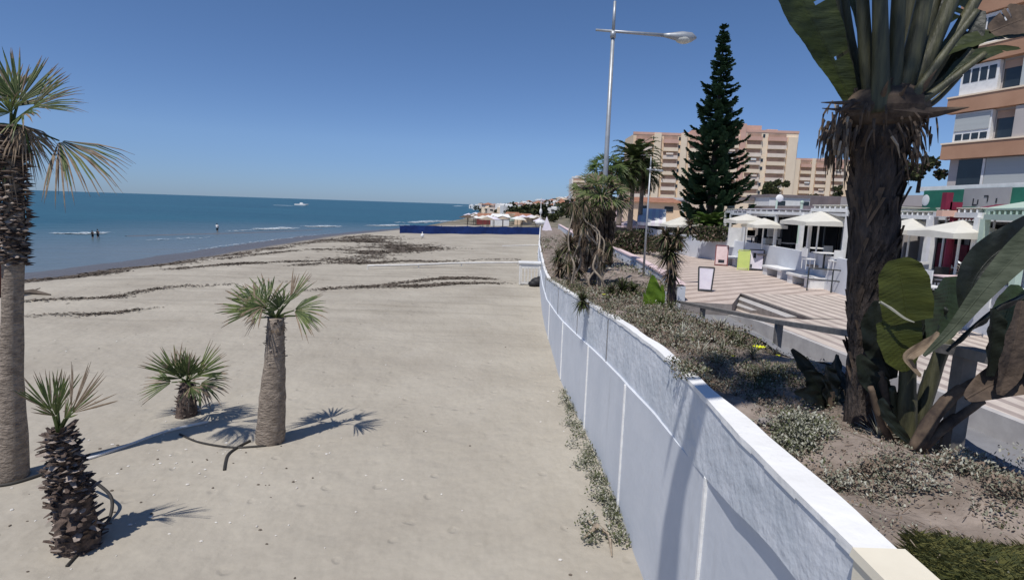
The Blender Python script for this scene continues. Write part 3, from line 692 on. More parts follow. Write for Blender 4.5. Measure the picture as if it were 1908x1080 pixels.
tp, P_, rr = beach_palm('tall fan palm at the left edge with a smooth lower trunk and shaggy upper trunk', 0,
    [(24, 885), (22, 700), (24, 540), (26, 400), (22, 235)], [.235, .155, .14, .135, .125],
    [((110, 262), (200, 330), -.3, 52, 34, .30, .45), ((60, 200), (150, 150), .2, 32, 26, .15, .25), ((35, 190), (20, 85), .2, 60, 30, 0, .1), ((20, 190), (-60, 110), 0, 60, 28, .1, .1),
     ((-10, 230), (-110, 230), 0, 60, 28, .3, .2), ((50, 250), (95, 300), .5, 55, 26, .5, .5), ((40, 215), (75, 190), -.6, 70, 26, .3, .15), ((0, 250), (-60, 320), -.3, 60, 26, .6, .5), ((45, 235), (70, 270), -.4, 60, 24, .6, .9), ((20, 200), (55, 130), .6, 50, 24, .1, .1), ((20, 210), (0, 160), -.6, 70, 26, .2, .1)],
    .60, 10, .1)
mb = MB(); k = int(.585 * 24); boots(mb, P_[k:], [.19] * len(P_[k:]), 520, .15, up=-.1)
sk = mb.build('leaf_bases', ['boots', 'bootslight'], tp)
# the tall palm beside the camera; its shadow falls over the wall
base = Vector((-2.6, -3.2, 0)); t = thing('fan_palm', 'very tall leaning fan palm whose trunk shadow crosses the white wall', 'palm tree', base, 'palms growing in the sand')
tpts = [base, Vector((-2.2, -1.8, 4)), Vector((-1.5, .6, 8)), Vector((-1.1, 1.6, 11)), Vector((-1.0, 1.25, 12.4)), Vector((-.85, .95, 13.6)), Vector((-.4, 1.3, 14.4))]
tr, P_, rr = trunk_ob(t, tpts, [.34, .24, .21, .2, .2, .22, .18])
mb = MB(); hub = P_[-1]
for i in range(11):
    a = i * 2.4; d = Vector((math.cos(a), math.sin(a), 0)); e = random.uniform(-.3, .5)
    p1 = hub + d * .5 + UPV * (.3 + .3 * e); p2 = p1 + d * .75 + UPV * (e * .6)
    if (i % 3 == 0) and d.x + d.y < -.3: continue
    fan(mb, hub, p1 + Vector((.15, .15, 0)), p2 + Vector((.15, .15, 0)), UPV, 80, 22, droop=.3, dry=.3)
mb.tube([(-.7, 1.3, 13.7), (-1.0, 1.5, 12.9), (-1.02, 1.9, 12.1), (-1.0, 2.15, 11.35)], [.03, .05, .04, .01], 6, 1)
mb.build('crown', ['palmleaf', 'dryleaf', 'palmleaf2'], t)

# irrigation hoses and pipe
def ground_tube(name, px, r, m, label, cat, zoff=.0, zs=None):
    pts = []
    for i, q in enumerate(px):
        z = (zs[i] if zs else 0) ; p = PH(q[0], q[1], z); pts.append(Vector((p.x, p.y, (sandz(p.x, p.y) if not zs else z) + r * .7)))
    mb = MB(); mb.tube(smooth_path(pts, 40), r, 7); return mb.build(name, m, smooth=True, label=label, category=cat)
ground_tube('hose', [(335, 812), (370, 826), (430, 836), (480, 834), (520, 828)], .022, 'hose', 'dark irrigation hose curving from the small palm to the stocky palm', 'hose')
ground_tube('hose', [(418, 878), (424, 852), (440, 838), (466, 824)], .026, 'hose', 'short bent offcut of hose crossing the curved hose near the stocky palm', 'hose')
ground_tube('hose', [(150, 885), (185, 905), (208, 930), (205, 965), (185, 990)], .024, 'hose', 'dark hose looping beside the shaggy near palm trunk', 'hose', zs=[.35, .3, .2, .05, .0])
ground_tube('hose', [(125, 1056), (145, 1035), (165, 1018)], .022, 'hose', 'short dark hose end poking out below the shaggy near palm', 'hose')
ground_tube('hose', [(-30, 905), (20, 900), (75, 885), (110, 872)], .03, 'hose', 'dark hose lying around the foot of the tall left palm', 'hose')
ground_tube('pipe', [(148, 862), (230, 836), (310, 808), (388, 790)], .03, 'rope', 'straight pale pipe lying on the sand by the small palm', 'pipe')

# ------------------------------------------------------------------ beach objects
# blue windbreak screen
t = thing('windbreak_fence', 'long dark blue fabric windbreak screen across the far beach', 'fence', (-6, 90, 0))
a0, a1 = PH(745, 435, 0), PH(1007, 437, 0); N = 22; mb = MB()
pp = [a0.lerp(a1, i / N) + Vector((0, .15 * math.sin(i), 0)) for i in range(N + 1)]
vs = []
for i, p in enumerate(pp): vs += [(p.x, p.y, -.05), (p.x, p.y, 1.22 + random.uniform(-.05, .05)), (p.x, p.y + .04, -.05), (p.x, p.y + .04, 1.22)]
for i in range(N): mb.add([vs[4 * i], vs[4 * i + 4], vs[4 * i + 5], vs[4 * i + 1]], [(0, 1, 2, 3)]); 
mb.build('screen', 'bluescreen', t)
for i in range(0, N + 1, 2):
    mb = MB(); mb.tube([(pp[i].x, pp[i].y + .06, -.2), (pp[i].x, pp[i].y + .06, 1.32)], .04, 6); mb.build('post', 'bluescreen', t)
# white pipe line and low rail
t0 = [PH(685, 495, .25), PH(780, 493, .25), PH(860, 490, .25), PH(965, 489, .25), PH(1006, 490, .25)]
t = thing('boundary_pipe', 'long white pipe on short stakes running across the beach to the wall', 'pipe', (t0[0].x, t0[0].y, 0))
mb = MB(); mb.tube(smooth_path(t0, 24), .075, 8); mb.build('pipe', 'rope', t, smooth=True)
for p in (t0[0], t0[1], t0[2], t0[3]): mb = MB(); mb.tube([(p.x, p.y, -.1), (p.x, p.y, .22)], .045, 6); mb.build('stake', 'rope', t)
t = thing('beach_barrier', 'short thin white rail on a white post further along the beach by the wall', 'barrier', PH(1025, 465, 0))
mb = MB(); mb.tube([PH(936, 458, .3), PH(1022, 456, .4)], .06, 6); mb.build('rail', 'rope', t)
p = PH(1024, 470, 0); mb = MB(); mb.box((p.x, p.y, .5), (.25, .25, 1.0)); mb.build('post', 'rope', t)
# white slatted crate beside the wall
b = PH(986, 529, 0); t = thing('slatted_box', 'white slatted wooden lifeguard box standing on the sand by the wall', 'wooden box', (b.x, b.y, 0))
mb = MB()
for sx_ in (-.6, .6):
    for sy_ in (-.4, .4): mb = MB(); mb.box((b.x + sx_, b.y + sy_, .65), (.09, .09, 1.3)); mb.build('leg', 'rope', t)
mb = MB(); mb.box((b.x, b.y, 1.34), (1.4, 1.0, .07)); mb.build('top', 'white', t)
mb = MB(); mb.box((b.x, b.y - .41, 1.15), (1.2, .03, .28)); mb.box((b.x, b.y - .41, .12), (1.2, .03, .12)); mb.box((b.x - .61, b.y, 1.15), (.03, .8, .28))
for i in range(6): mb.box((b.x - .5 + i * .2, b.y - .41, .6), (.06, .03, .85))
for i in range(4): mb.box((b.x - .61, b.y - .3 + i * .2, .6), (.03, .06, .85))
mb.build('slats', 'rope', t)
b = PH(997, 530, 0); mb = MB(); mb.ell((b.x + .1, b.y - .5, .22), (.42, .35, .3), 12, 8); mb.ell((b.x - .15, b.y - .65, .14), (.3, .25, .2)); mb.ell((b.x + .2, b.y - .45, .5), (.12, .12, .08))
mb.build('rubbish_bag', 'black', smooth=True, label='black bulging rubbish bag lying at the foot of the white slatted box', category='bag')
b = PH(787, 443, 0); mb = MB(); mb.ell((b.x, b.y, .3), (.25, .25, .3)); mb.tube([(b.x, b.y, .5), (b.x, b.y, .8)], .06, 6)
mb.build('buoy', 'white', smooth=True, label='small white buoy standing on the sand before the blue screen', category='buoy')
b = PH(58, 550, 0); mb = MB(); mb.tube([(b.x - .9, b.y, .08), (b.x, b.y + .1, .14), (b.x + .9, b.y, .06)], [.05, .14, .03], 7); mb.tube([(b.x - .2, b.y, .1), (b.x + .2, b.y + .3, .3)], [.05, .02], 5)
mb.build('driftwood', 'seaweed', label='dark driftwood log lying on the sand right of the tall palm', category='driftwood')
b = PH(-6, 556, 0); t = thing('kiosk_post', 'dark red painted post standing behind the tall left palm', 'post', (b.x, b.y, 0))
mb = MB(); mb.box((b.x, b.y, .9), (.35, .35, 1.8)); mb.build('shaft', 'rust', t); mb = MB(); mb.box((b.x, b.y, 1.84), (.42, .42, .08)); mb.build('cap', 'rust', t)

# people
def figure(mb, o, h, mi=0, legs=(0, 0), arms=(.3, -.2), face=0, crouch=0):
    s = h / 1.75; f = Vector((math.sin(face), math.cos(face), 0)); r = Vector((f.y, -f.x, 0)); o = Vector(o); q = lambda a, b, c: o + r * a * s + f * b * s + UPV * (c) * s
    for sg, lg in ((-1, legs[0]), (1, legs[1])):
        mb.tube([q(sg * .1, lg, .03), q(sg * .1, lg * .55 + .03, .48), q(sg * .09, 0, .9)], [.05 * s, .06 * s, .09 * s], 8); mb.ell(q(sg * .1, lg + .06, .04), (.05 * s, .11 * s, .04 * s), 8, 5)
    mb.tube([q(0, 0, .86), q(0, .01, 1.05), q(0, .02, 1.3), q(0, 0, 1.45)], [.15 * s, .14 * s, .175 * s, .09 * s], 10)
    for sg, ar in ((-1, arms[0]), (1, arms[1])):
        mb.tube([q(sg * .17, 0, 1.42), q(sg * .24, ar * .4, 1.14), q(sg * .25, ar * .4 + abs(ar) * .6, .88)], [.055 * s, .045 * s, .032 * s], 7); mb.ell(q(sg * .25, ar * .4 + abs(ar) * .65, .83), (.03 * s, .03 * s, .06 * s), 6, 5)
    mb.tube([q(0, 0, 1.42), q(0, .01, 1.55)], [.06 * s, .055 * s], 7); mb.ell(q(0, .02, 1.64), (.08 * s, .095 * s, .115 * s), 12, 9); mb.ell(q(0, .12, 1.62), (.015 * s, .02 * s, .02 * s), 5, 4)
    return q, s, f
def person(label, o, h, body, shirt, short, hat=None, **k):
    t = thing('person', label, 'person', o); mb = MB(); q, s, f = figure(mb, o, h, **k); ob = mb.build('body', body, t, smooth=True)
    rm = ob.modifiers.new('remesh', 'REMESH'); rm.mode = 'VOXEL'; rm.voxel_size = .022; rm.use_smooth_shade = True
    mb = MB(); mb.tube([q(0, 0, .88), q(0, .01, 1.08), q(0, .02, 1.32), q(0, 0, 1.46)], [.18 * s, .17 * s, .2 * s, .1 * s], 12)
    for sg in (-1, 1): mb.tube([q(sg * .16, 0, 1.43), q(sg * .24, .02, 1.18)], [.075 * s, .065 * s], 8)
    mb.build('shirt', shirt, t, smooth=True)
    mb = MB(); mb.tube([q(0, 0, .95), q(0, 0, .82)], [.175 * s, .17 * s], 12)
    for sg in (-1, 1): mb.tube([q(sg * .09, 0, .88), q(sg * .1, .02, .55)], [.11 * s, .085 * s], 9)
    mb.build('shorts', short, t, smooth=True)
    mb = MB()
    if hat: mb.tube([q(0, .01, 1.68), q(0, .01, 1.70)], [.22 * s, .2 * s], 16); mb.ell(q(0, .01, 1.72), (.11 * s, .11 * s, .09 * s), 12, 6); mb.build('hat', hat, t, smooth=True)
    else: mb.ell(q(0, -.012, 1.68), (.09 * s, .1 * s, .1 * s), 10, 7); mb.build('hair', 'dark', t, smooth=True)
    return t
pz = -.95
b = PH(173, 447, pz); person('person in dark swimwear wading left of another bather in front of the foam line', b, 1.15, 'skin', 'dark', 'dark', legs=(.1, -.1))
b = PH(183, 447, pz); person('taller person in dark clothes wading right of another bather in front of the foam line', b, 1.3, 'skin', 'dark', 'dark', legs=(-.1, .1))
b = PH(405, 434, pz); person('person in a pale top standing alone in the shallow sea near the sandbar', b, 1.5, 'skin', 'white', 'dark', legs=(.1, 0))

# ------------------------------------------------------------------ lamps
def lamp(base, h, arm0, arm1, label, r=.075, head=.75):
    t = thing('street_lamp', label, 'street lamp', base); b = Vector(base)
    mb = MB(); mb.tube([b, b + UPV * h * .5, b + UPV * h], [r * 1.4, r * 1.1, r * .8], 12); mb.build('pole', 'metal', t, smooth=True)
    mb = MB(); top = b + UPV * (h - .1); mb.tube([top, top + UPV * 14 * r], [r * .75, r * .6], 10); mb.build('mast', 'metal', t, smooth=True)
    mb = MB(); mb.tube([Vector(arm0), Vector(arm1)], [r * .5, r * .8], 10); mb.build('arm', 'metal', t, smooth=True)
    mb = MB(); mb.tube([top - UPV * .12, top + UPV * .12], r * 1.25, 12); mb.build('collar', 'metal', t, smooth=True)
    d = (Vector(arm1) - Vector(arm0)).normalized(); hx = Vector(arm1)
    mb = MB(); mb.tube([hx - d * .05, hx + d * head * .2, hx + d * head * .55, hx + d * head * .85, hx + d * head], [.06, .085 * head, .15 * head, .14 * head, .04], 14)
    hd = mb.build('lamp_head', 'metal', t, smooth=True)
    mb = MB(); c = hx + d * head * .62 - UPV * .07 * head; mb.ell(c, (.26 * head, .15 * head, .13 * head), 14, 8); mb.build('lens', 'lens', hd, smooth=True)
    return t
by = 22.5; bx = PY(1127, 300, by).x + .05
tip = PY(1110, 56, by); el_ = PY(1236, 66, by)
zb = wtop(by) - .1
lt = lamp((bx, by, zb), PY(1147, 60, by).z - zb, tip, el_, 'tall grey street lamp with one long arm above the planted bed', .085, 1.25)
b2 = PH(1203, 520, Z1); p2 = PY(1212, 312, b2.y)
lamp(Vector((p2.x, b2.y, Z1)), p2.z - Z1, PY(1205, 315, b2.y), PY(1222, 317, b2.y), 'smaller grey lamp post standing behind the curved parapet near the date palms', .042, .35)

# ------------------------------------------------------------------ railing of the bed
t = thing('railing', 'weathered grey post and beam railing along the planted bed above the lane', 'railing', (4, 6, 2.5))
rp = [Vector((3.0, 1.2, 4.05)), PY(1800, 655, 4.25), PY(1452, 600, 10), PY(1310, 571, 14.5), PY(1265, 562, 17)]
mb = MB()
for a, b in zip(rp[:-1], rp[1:]): mb.bar(a, b + (b - a).normalized() * .03, .15, .075)
mb.build('top_rail', 'railgrey', t)
mid = rp[1].lerp(rp[2], .5)
for p in (rp[1], rp[2], rp[3]):
    mb = MB(); mb.box((p.x, p.y, (p.z - .04 + ZL - .02) / 2), (.11, .11, p.z - .04 - ZL + .02)); mb.build('post', 'railgrey', t)
# lower beam seen behind the leaves


# ------------------------------------------------------------------ strelitzia tree
def pxp(l, Y): return [PY(x, y, Y if len(q) < 3 else q[2]) for q in l for x, y in [q[:2]]]
base = PH(1605, 812, 2.85)
t = thing('strelitzia_tree', 'thick dark tree trunk with broad paddle leaves rising out of the frame', 'tree', base)
tpts = pxp([(1603, 830), (1608, 740), (1612, 640), (1620, 540), (1626, 440), (1632, 340), (1642, 240), (1650, 190)], 4.95)
sc = 4.95 / 1050 * .76
tw = [46, 36, 36, 46, 50, 54, 60, 66]
mb = MB(); P_ = smooth_path(tpts, 60); rr = [float(np.interp(i / 60, np.linspace(0, 1, 8), tw)) * sc for i in range(61)]
n = 40; vs = []
for i, p in enumerate(P_):
    for k in range(n):
        a = 2 * math.pi * k / n
        g = 1 + .05 * math.sin(a * 9 + i * .35) + .045 * math.sin(a * 13 - i * .5) + .04 * math.sin(i * 1.1 + a * 2) + random.uniform(-.02, .02)
        vs.append(p + Vector((math.cos(a), math.sin(a), 0)) * rr[i] * g)
mb.add(vs, [(i * n + k, i * n + (k + 1) % n, (i + 1) * n + (k + 1) % n, (i + 1) * n + k) for i in range(60) for k in range(n)])
tr = mb.build('trunk', 'strtrunk', t, smooth=True)
# overlapping old sheath flaps on the trunk
mb = MB()
for i in range(260):
    f = random.uniform(.12, .97); k = int(f * 59); p = P_[k]; r = rr[k]; a = random.random() * 6.283; o = Vector((math.cos(a), math.sin(a), 0)); e = Vector((-o.y, o.x, 0))
    l = random.uniform(.1, .3); ww = random.uniform(.012, .035); b = p + o * (r * 1.0); lean = random.choice((-1, 1)) * random.uniform(.15, .5)
    mb.add([b - e * ww, b + e * ww, b + o * .02 + e * (ww + lean * l) + UPV * l, b + o * .03 + e * (lean * l - ww * .3) + UPV * l], [(0, 1, 2, 3)], random.choice((0, 0, 1)))
mb.build('old_sheaths', ['strtrunk', 'browndead'], tr)
# dead leaf bases below the crown
mb = MB()
for i in range(300):
    side = random.random(); cx_, cy_ = (random.gauss(1566, 14), random.gauss(245, 26)) if side < .55 else ((random.gauss(1700, 16), random.gauss(240, 22)) if side < .78 else (random.uniform(1580, 1710), random.uniform(190, 260)))
    Yd = 4.95 + random.uniform(-.35, .25); a = PY(cx_, cy_, Yd); out = -1 if cx_ < 1635 else 1
    l = random.uniform(18, 62); ox = out * random.uniform(-4, 16); b1 = PY(cx_ + ox * .7, cy_ + l * .4, Yd - .03); c1 = PY(cx_ + ox, cy_ + l, Yd)
    mb.tube([a, b1, c1], [random.uniform(.006, .014), .009, .002], 4, 1 if random.random() < .16 else 0, cap=False)
for (x0, y0, x1, y1, w0) in ((1600, 190, 1530, 191, .022), (1600, 205, 1532, 202, .02), (1690, 215, 1806, 200, .06), (1640, 205, 1740, 212, .07), (1700, 190, 1745, 130, .03), (1590, 190, 1560, 210, .03), (1720, 170, 1708, 290, .012), (1640, 190, 1655, 150, .03), (1665, 195, 1690, 160, .03)):
    a = PY(x0, y0, 4.75); b1 = PY(x1, y1, 4.6); mb.tube([a, a.lerp(b1, .5) - UPV * .005, b1], [w0, w0 * .7, .003], 6, 0)
mb.ell(PY(1648, 205, 4.95), (.33, .32, .22), 16, 10, 0)
mb.build('dead_leaf_bases', ['deadleaf', 'paleb'], t)
# petioles
pet = [([(1630, 215), (1614, 110), (1604, -60)], 26, 4.9), ([(1640, 210), (1641, 110), (1638, -80)], 30, 4.75), ([(1655, 215), (1668, 110), (1678, -80)], 28, 4.8), ([(1620, 205), (1578, 130), (1548, -40)], 26, 5.1),
       ([(1665, 210), (1700, 100), (1735, -60)], 34, 4.85), ([(1675, 205), (1728, 105), (1790, -40)], 30, 4.9), ([(1680, 205), (1740, 130), (1830, -20)], 26, 5.0), ([(1612, 205), (1585, 140), (1556, 60), (1546, -30)], 18, 5.15),
       ([(1690, 200), (1745, 165), (1810, 95)], 20, 4.8), ([(1690, 200), (1755, 140), (1840, 60)], 18, 5.1), ([(1625, 205), (1590, 110), (1572, 0), (1570, -60)], 20, 5.2), ([(1670, 205), (1712, 90), (1760, -50)], 24, 5.1), ([(1685, 205), (1752, 110), (1820, 20)], 16, 4.7), ([(1695, 205), (1770, 150), (1835, 100)], 14, 4.7), ([(1660, 210), (1684, 90), (1704, -60)], 26, 5.2), ([(1690, 215), (1740, 190), (1790, 140)], 12, 4.9)]
for path, w_, Y in pet:
    mb = MB(); pp = smooth_path(pxp(path, Y), 14); w0 = w_ / 2 * Y / 1050
    mb.tube(pp, [w0 * (1.15 - .45 * i / 14) for i in range(15)], 8); mb.build('petiole', 'strpet', t, smooth=True)
    # groove edges
for pts, ws, nrm_, m_, Y in [
    ([(1592, 205), (1552, 115), (1508, 25), (1462, -80)], [.07, .24, .38, .48, .5], (0, -1, .25), 'strleaf', 5.0),
    ([(1600, 60), (1592, 10), (1570, -60), (1540, -130)], [.03, .12, .2, .3], (.3, -1, .1), 'strleaf', 5.3),
    ([(1720, 120), (1770, 92), (1830, 74), (1900, 66), (1990, 64)], [.05, .2, .22, .16, .12], (0, -.55, .85), 'strleaf', 4.9),
    ([(1738, 150), (1770, 110), (1800, 70), (1830, 20)], [.04, .2, .26, .2, .05], (-.4, -1, .2), 'darkleaf', 5.0),
    ([(1760, 150), (1800, 118), (1850, 96), (1900, 90)], [.03, .12, .14, .1, .03], (0, -.7, .7), 'strleaf', 4.75),
    ([(1700, 60), (1740, 0), (1790, -60)], [.05, .3, .4], (-.3, -1, .1), 'darkleaf', 5.3),
    ([(1845, 60), (1895, 40), (1960, 20)], [.10, .3, .1], (0, -.9, .5), 'browndead', 4.8),
    ([(1760, 40), (1790, -30), (1840, -120)], [.1, .5, .6], (.5, -1, .1), 'strleaf', 5.1)]:
    mb = MB(); paddle(mb, pxp(pts, Y), ws, nrm_, 0, fold=.22, wav=.01, tear=.04); mb.build('leaf', m_, t, smooth=True)

# ------------------------------------------------------------------ strelitzia clump
base = PH(1694, 842, 2.85)
t = thing('strelitzia_clump', 'clump of broad leaved stems, some bright green and some withered, beside the thick trunk', 'plant', base)
for path, w_, m_, Y in [
    ([(1692, 845), (1690, 760), (1692, 665)], 34, 'strpet', 4.5), ([(1700, 840), (1722, 750), (1752, 660), (1768, 630)], 26, 'strpet', 4.55), ([(1705, 838), (1740, 775), (1790, 725), (1850, 700)], 24, 'deadleaf', 4.2),
    ([(1680, 840), (1655, 770), (1640, 690)], 18, 'deadleaf', 4.6), ([(1712, 836), (1765, 790), (1830, 745)], 20, 'deadleaf', 4.2), ([(1670, 840), (1640, 780), (1622, 720)], 14, 'deadleaf', 4.5), ([(1700, 835), (1712, 760), (1730, 690)], 16, 'strpet', 4.7), ([(1688, 845), (1670, 790), (1660, 720)], 20, 'strpet', 4.6)]:
    mb = MB(); pp = smooth_path(pxp(path, Y), 12); w0 = w_ / 2 * Y / 1050
    mb.tube(pp, [w0 * (1.2 - .4 * i / 12) * random.uniform(.93, 1.07) for i in range(13)], 8); mb.build('stem', m_, t, smooth=True)
for pts, ws, nrm_, m_, Y, kw in [
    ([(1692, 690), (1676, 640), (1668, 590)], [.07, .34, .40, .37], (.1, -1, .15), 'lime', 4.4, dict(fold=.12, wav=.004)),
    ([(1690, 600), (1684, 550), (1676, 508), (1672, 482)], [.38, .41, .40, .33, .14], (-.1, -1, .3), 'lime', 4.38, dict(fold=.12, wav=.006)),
    ([(1722, 662), (1775, 612), (1830, 545), (1885, 485), (1950, 425)], [.02, .06, .10, .14, .18, .20], (-.3, -.8, .55), 'greyleaf', 3.75, dict(fold=.2, wav=.012)),
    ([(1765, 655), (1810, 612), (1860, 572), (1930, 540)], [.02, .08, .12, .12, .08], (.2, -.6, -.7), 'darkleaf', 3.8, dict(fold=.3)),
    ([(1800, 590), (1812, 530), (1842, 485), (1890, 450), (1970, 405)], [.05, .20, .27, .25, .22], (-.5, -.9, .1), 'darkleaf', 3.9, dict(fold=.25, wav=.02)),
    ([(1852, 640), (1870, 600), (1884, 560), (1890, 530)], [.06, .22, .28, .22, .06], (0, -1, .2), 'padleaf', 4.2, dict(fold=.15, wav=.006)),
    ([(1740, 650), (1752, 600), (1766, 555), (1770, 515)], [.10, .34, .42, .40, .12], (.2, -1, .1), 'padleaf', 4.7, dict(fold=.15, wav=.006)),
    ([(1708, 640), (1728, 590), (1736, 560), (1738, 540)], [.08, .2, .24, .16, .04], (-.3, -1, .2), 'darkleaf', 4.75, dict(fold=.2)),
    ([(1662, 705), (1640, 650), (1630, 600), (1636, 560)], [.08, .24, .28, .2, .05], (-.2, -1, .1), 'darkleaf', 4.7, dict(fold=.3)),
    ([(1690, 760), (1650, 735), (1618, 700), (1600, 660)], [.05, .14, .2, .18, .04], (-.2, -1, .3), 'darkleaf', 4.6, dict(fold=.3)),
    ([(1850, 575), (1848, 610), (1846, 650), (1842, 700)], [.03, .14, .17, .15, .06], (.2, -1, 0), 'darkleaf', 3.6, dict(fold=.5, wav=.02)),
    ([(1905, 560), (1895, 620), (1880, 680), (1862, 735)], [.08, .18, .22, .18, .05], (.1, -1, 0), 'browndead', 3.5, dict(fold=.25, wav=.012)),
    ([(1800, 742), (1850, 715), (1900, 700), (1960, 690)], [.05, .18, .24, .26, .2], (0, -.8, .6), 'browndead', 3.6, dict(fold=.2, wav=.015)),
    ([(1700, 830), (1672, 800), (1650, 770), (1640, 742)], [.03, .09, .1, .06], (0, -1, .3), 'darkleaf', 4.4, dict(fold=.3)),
    ([(1705, 835), (1740, 810), (1765, 790), (1790, 782)], [.03, .09, .1, .03], (0, -1, .5), 'darkleaf', 4.3, dict(fold=.3)),
    ([(1640, 562), (1660, 574), (1685, 592), (1704, 600)], [.004, .022, .018, .006], (0, -1, .3), 'silver2', 4.3, dict(fold=.1, wav=0)),
    ([(1715, 700), (1690, 668), (1730, 640), (1748, 618)], [.03, .08, .09, .02], (0, -.8, .6), 'dryleaf', 4.3, dict(fold=.4))]:
    mb = MB(); paddle(mb, pxp(pts, Y), ws, nrm_, 0, **kw); mb.build('leaf', m_, t, smooth=True)
# low dark broad leaves left of the trunk
base = PH(1545, 760, 2.9)
t = thing('dark_shrub', 'low dark broad-leaved shrub at the left foot of the thick trunk', 'shrub', base)
mb = MB(); hub = PH(1545, 765, 2.85)
for (x, y, ww) in ((1500, 690, .2), (1475, 650, .13), (1540, 680, .22), (1570, 700, .2), (1515, 720, .18), (1560, 660, .14), (1590, 730, .18), (1480, 730, .14)):
    e = PY(x, y, 5.3 + random.uniform(-.2, .3)); paddle(mb, [hub, hub.lerp(e, .5) + UPV * .05, e], [.03, ww, ww, .03], (random.uniform(-.4, .4), -1, .4), 0, fold=.3)
mb.build('leaves', 'darkleaf', t, smooth=True)
mb = MB(); mb.tube([hub - UPV * .1, hub + UPV * .2], [.05, .03], 6); mb.build('stem', 'deadleaf', t)

# ------------------------------------------------------------------ ground cover
def leaf_clump(mb, c, r, n, ls, mats, up=.5):
    c = Vector(c)
    for _ in range(n):
        a = random.random() * 6.283; q = random.random() ** .5 * r; h = random.random() * r * up
        p = c + Vector((math.cos(a) * q, math.sin(a) * q, h)); az = random.random() * 6.283; el = random.uniform(-.1, 1.2); l = ls * random.uniform(.6, 1.4); ww = l * random.uniform(.18, .32)
        d = Vector((math.cos(az) * math.cos(el), math.sin(az) * math.cos(el), math.sin(el))) * l; e = Vector((-math.sin(az), math.cos(az), random.uniform(-.3, .3))) * ww
        mb.add([p, p + d * .5 + e, p + d, p + d * .5 - e], [(0, 1, 2, 3)], random.choice(mats))
mb = MB()
for y0, y1, n, rs, ls, k in ((2.6, 5.2, 190, .12, .026, 70), (5.2, 8, 300, .17, .03, 85), (8, 13, 380, .22, .042, 80), (13, 22, 330, .32, .065, 55), (22, 60, 200, .6, .14, 30)):
    for _ in range(n):
        y = random.uniform(y0, y1); f = random.random(); x = wx(y) + .3 + f * (plx(y) - wx(y) - .4)
        if y < 4.6 and f < .55 and random.random() < .82: continue
        if y < 3.0: continue
        if 4.6 < y < 6 and f < .25 and random.random() < .6: continue
        if 5 < y < 7 and random.random() < .25: continue
        if math.sin(x * 2.3 + y * .8) * math.sin(y * 1.1 - x) < -.25 and random.random() < .8: continue
        m_ = random.choice(([0, 0, 1, 3], [0, 0, 2, 3], [2, 0, 2, 3], [3, 3, 0, 2], [3, 3, 3, 0])) if y < 13 else random.choice(([0, 2, 3], [2, 2, 3], [0, 0, 1, 3]))
        leaf_clump(mb, (x, y, plz(x, y) - .02), rs * random.uniform(.5, 1.3), int(k * random.uniform(.6, 1.3)), ls, m_, up=.55)
for (px_, py_, sx_, sy_, n, k, mm) in ((1495, 808, 50, 30, 60, 110, [0, 1, 0, 2]), (1440, 690, 50, 22, 50, 90, [2, 2, 0]), (1320, 690, 26, 24, 40, 110, [3, 3, 0]), (1560, 880, 40, 18, 24, 70, [0, 1, 3]), (1800, 880, 60, 24, 50, 80, [0, 1, 3]), (1870, 930, 30, 18, 24, 60, [0, 3, 3]), (1640, 870, 50, 14, 26, 70, [3, 0]), (1700, 900, 90, 14, 30, 50, [0, 1, 3])):
    for _ in range(n):
        q = PH(random.gauss(px_, sx_ / 2), random.gauss(py_, sy_ / 2), 2.95); leaf_clump(mb, (q.x, q.y, plz(q.x, q.y) - .01), random.uniform(.07, .14), int(k * .6), .028, mm, up=.9)
for _ in range(46):      # taller tufts and dry sprays
    y = random.uniform(4.2, 12); x = random.uniform(wx(y) + .3, plx(y) - .15)
    if y < 5 and x < 3.0: continue
    L_ = random.uniform(.10, .26) * (1 + y / 20); swords(mb, (x, y, plz(x, y)), 34, L_, L_ * .06, mats=random.choice(([0, 2], [3, 1], [3, 3, 0], [2, 2])), emin=.2, emax=1.4, droop=.25)
for _ in range(420):      # sparse sprigs on the bare soil
    y = random.uniform(2.6, 5.2); x = random.uniform(wx(y) + .25, plx(y) - .05); leaf_clump(mb, (x, y, plz(x, y)), random.uniform(.02, .06), 9, .02, random.choice(([0, 3], [1, 3], [3, 3, 2])), up=.5)
mb.build('ground_cover', ['silver', 'silver2', 'olive', 'twig'], kind='stuff')
mb = MB()     # trailing over the coping
for _ in range(120):
    y = random.choice((random.uniform(9.5, 12), random.uniform(12, 22), random.gauss(5.9, .2), random.uniform(13, 30)))
    x = wx(y) + random.uniform(-.03, .24); leaf_clump(mb, (x, y, wtop(y) - (.1 if x < wx(y) else .02) * random.random()), .10, 34, .035, [2, 3, 0], up=.7)
mb.build('trailing_plants', ['silver', 'silver2', 'olive', 'twig'], kind='stuff')
mb = MB()     # loose twigs and litter
for _ in range(600):
    y = random.uniform(2.6, 9); x = random.uniform(wx(y) + .28, plx(y) - .1); z = plz(x, y) + .015; a = random.random() * 6.28; l = random.uniform(.015, .09)
    mb.bar((x, y, z), (x + math.cos(a) * l, y + math.sin(a) * l, z + random.uniform(-.01, .04)), .004, .004, random.choice((0, 0, 1)))
mb.build('leaf_litter', ['twig', 'paleb'], kind='stuff')
mb = MB()     # succulents at the foot of the wall
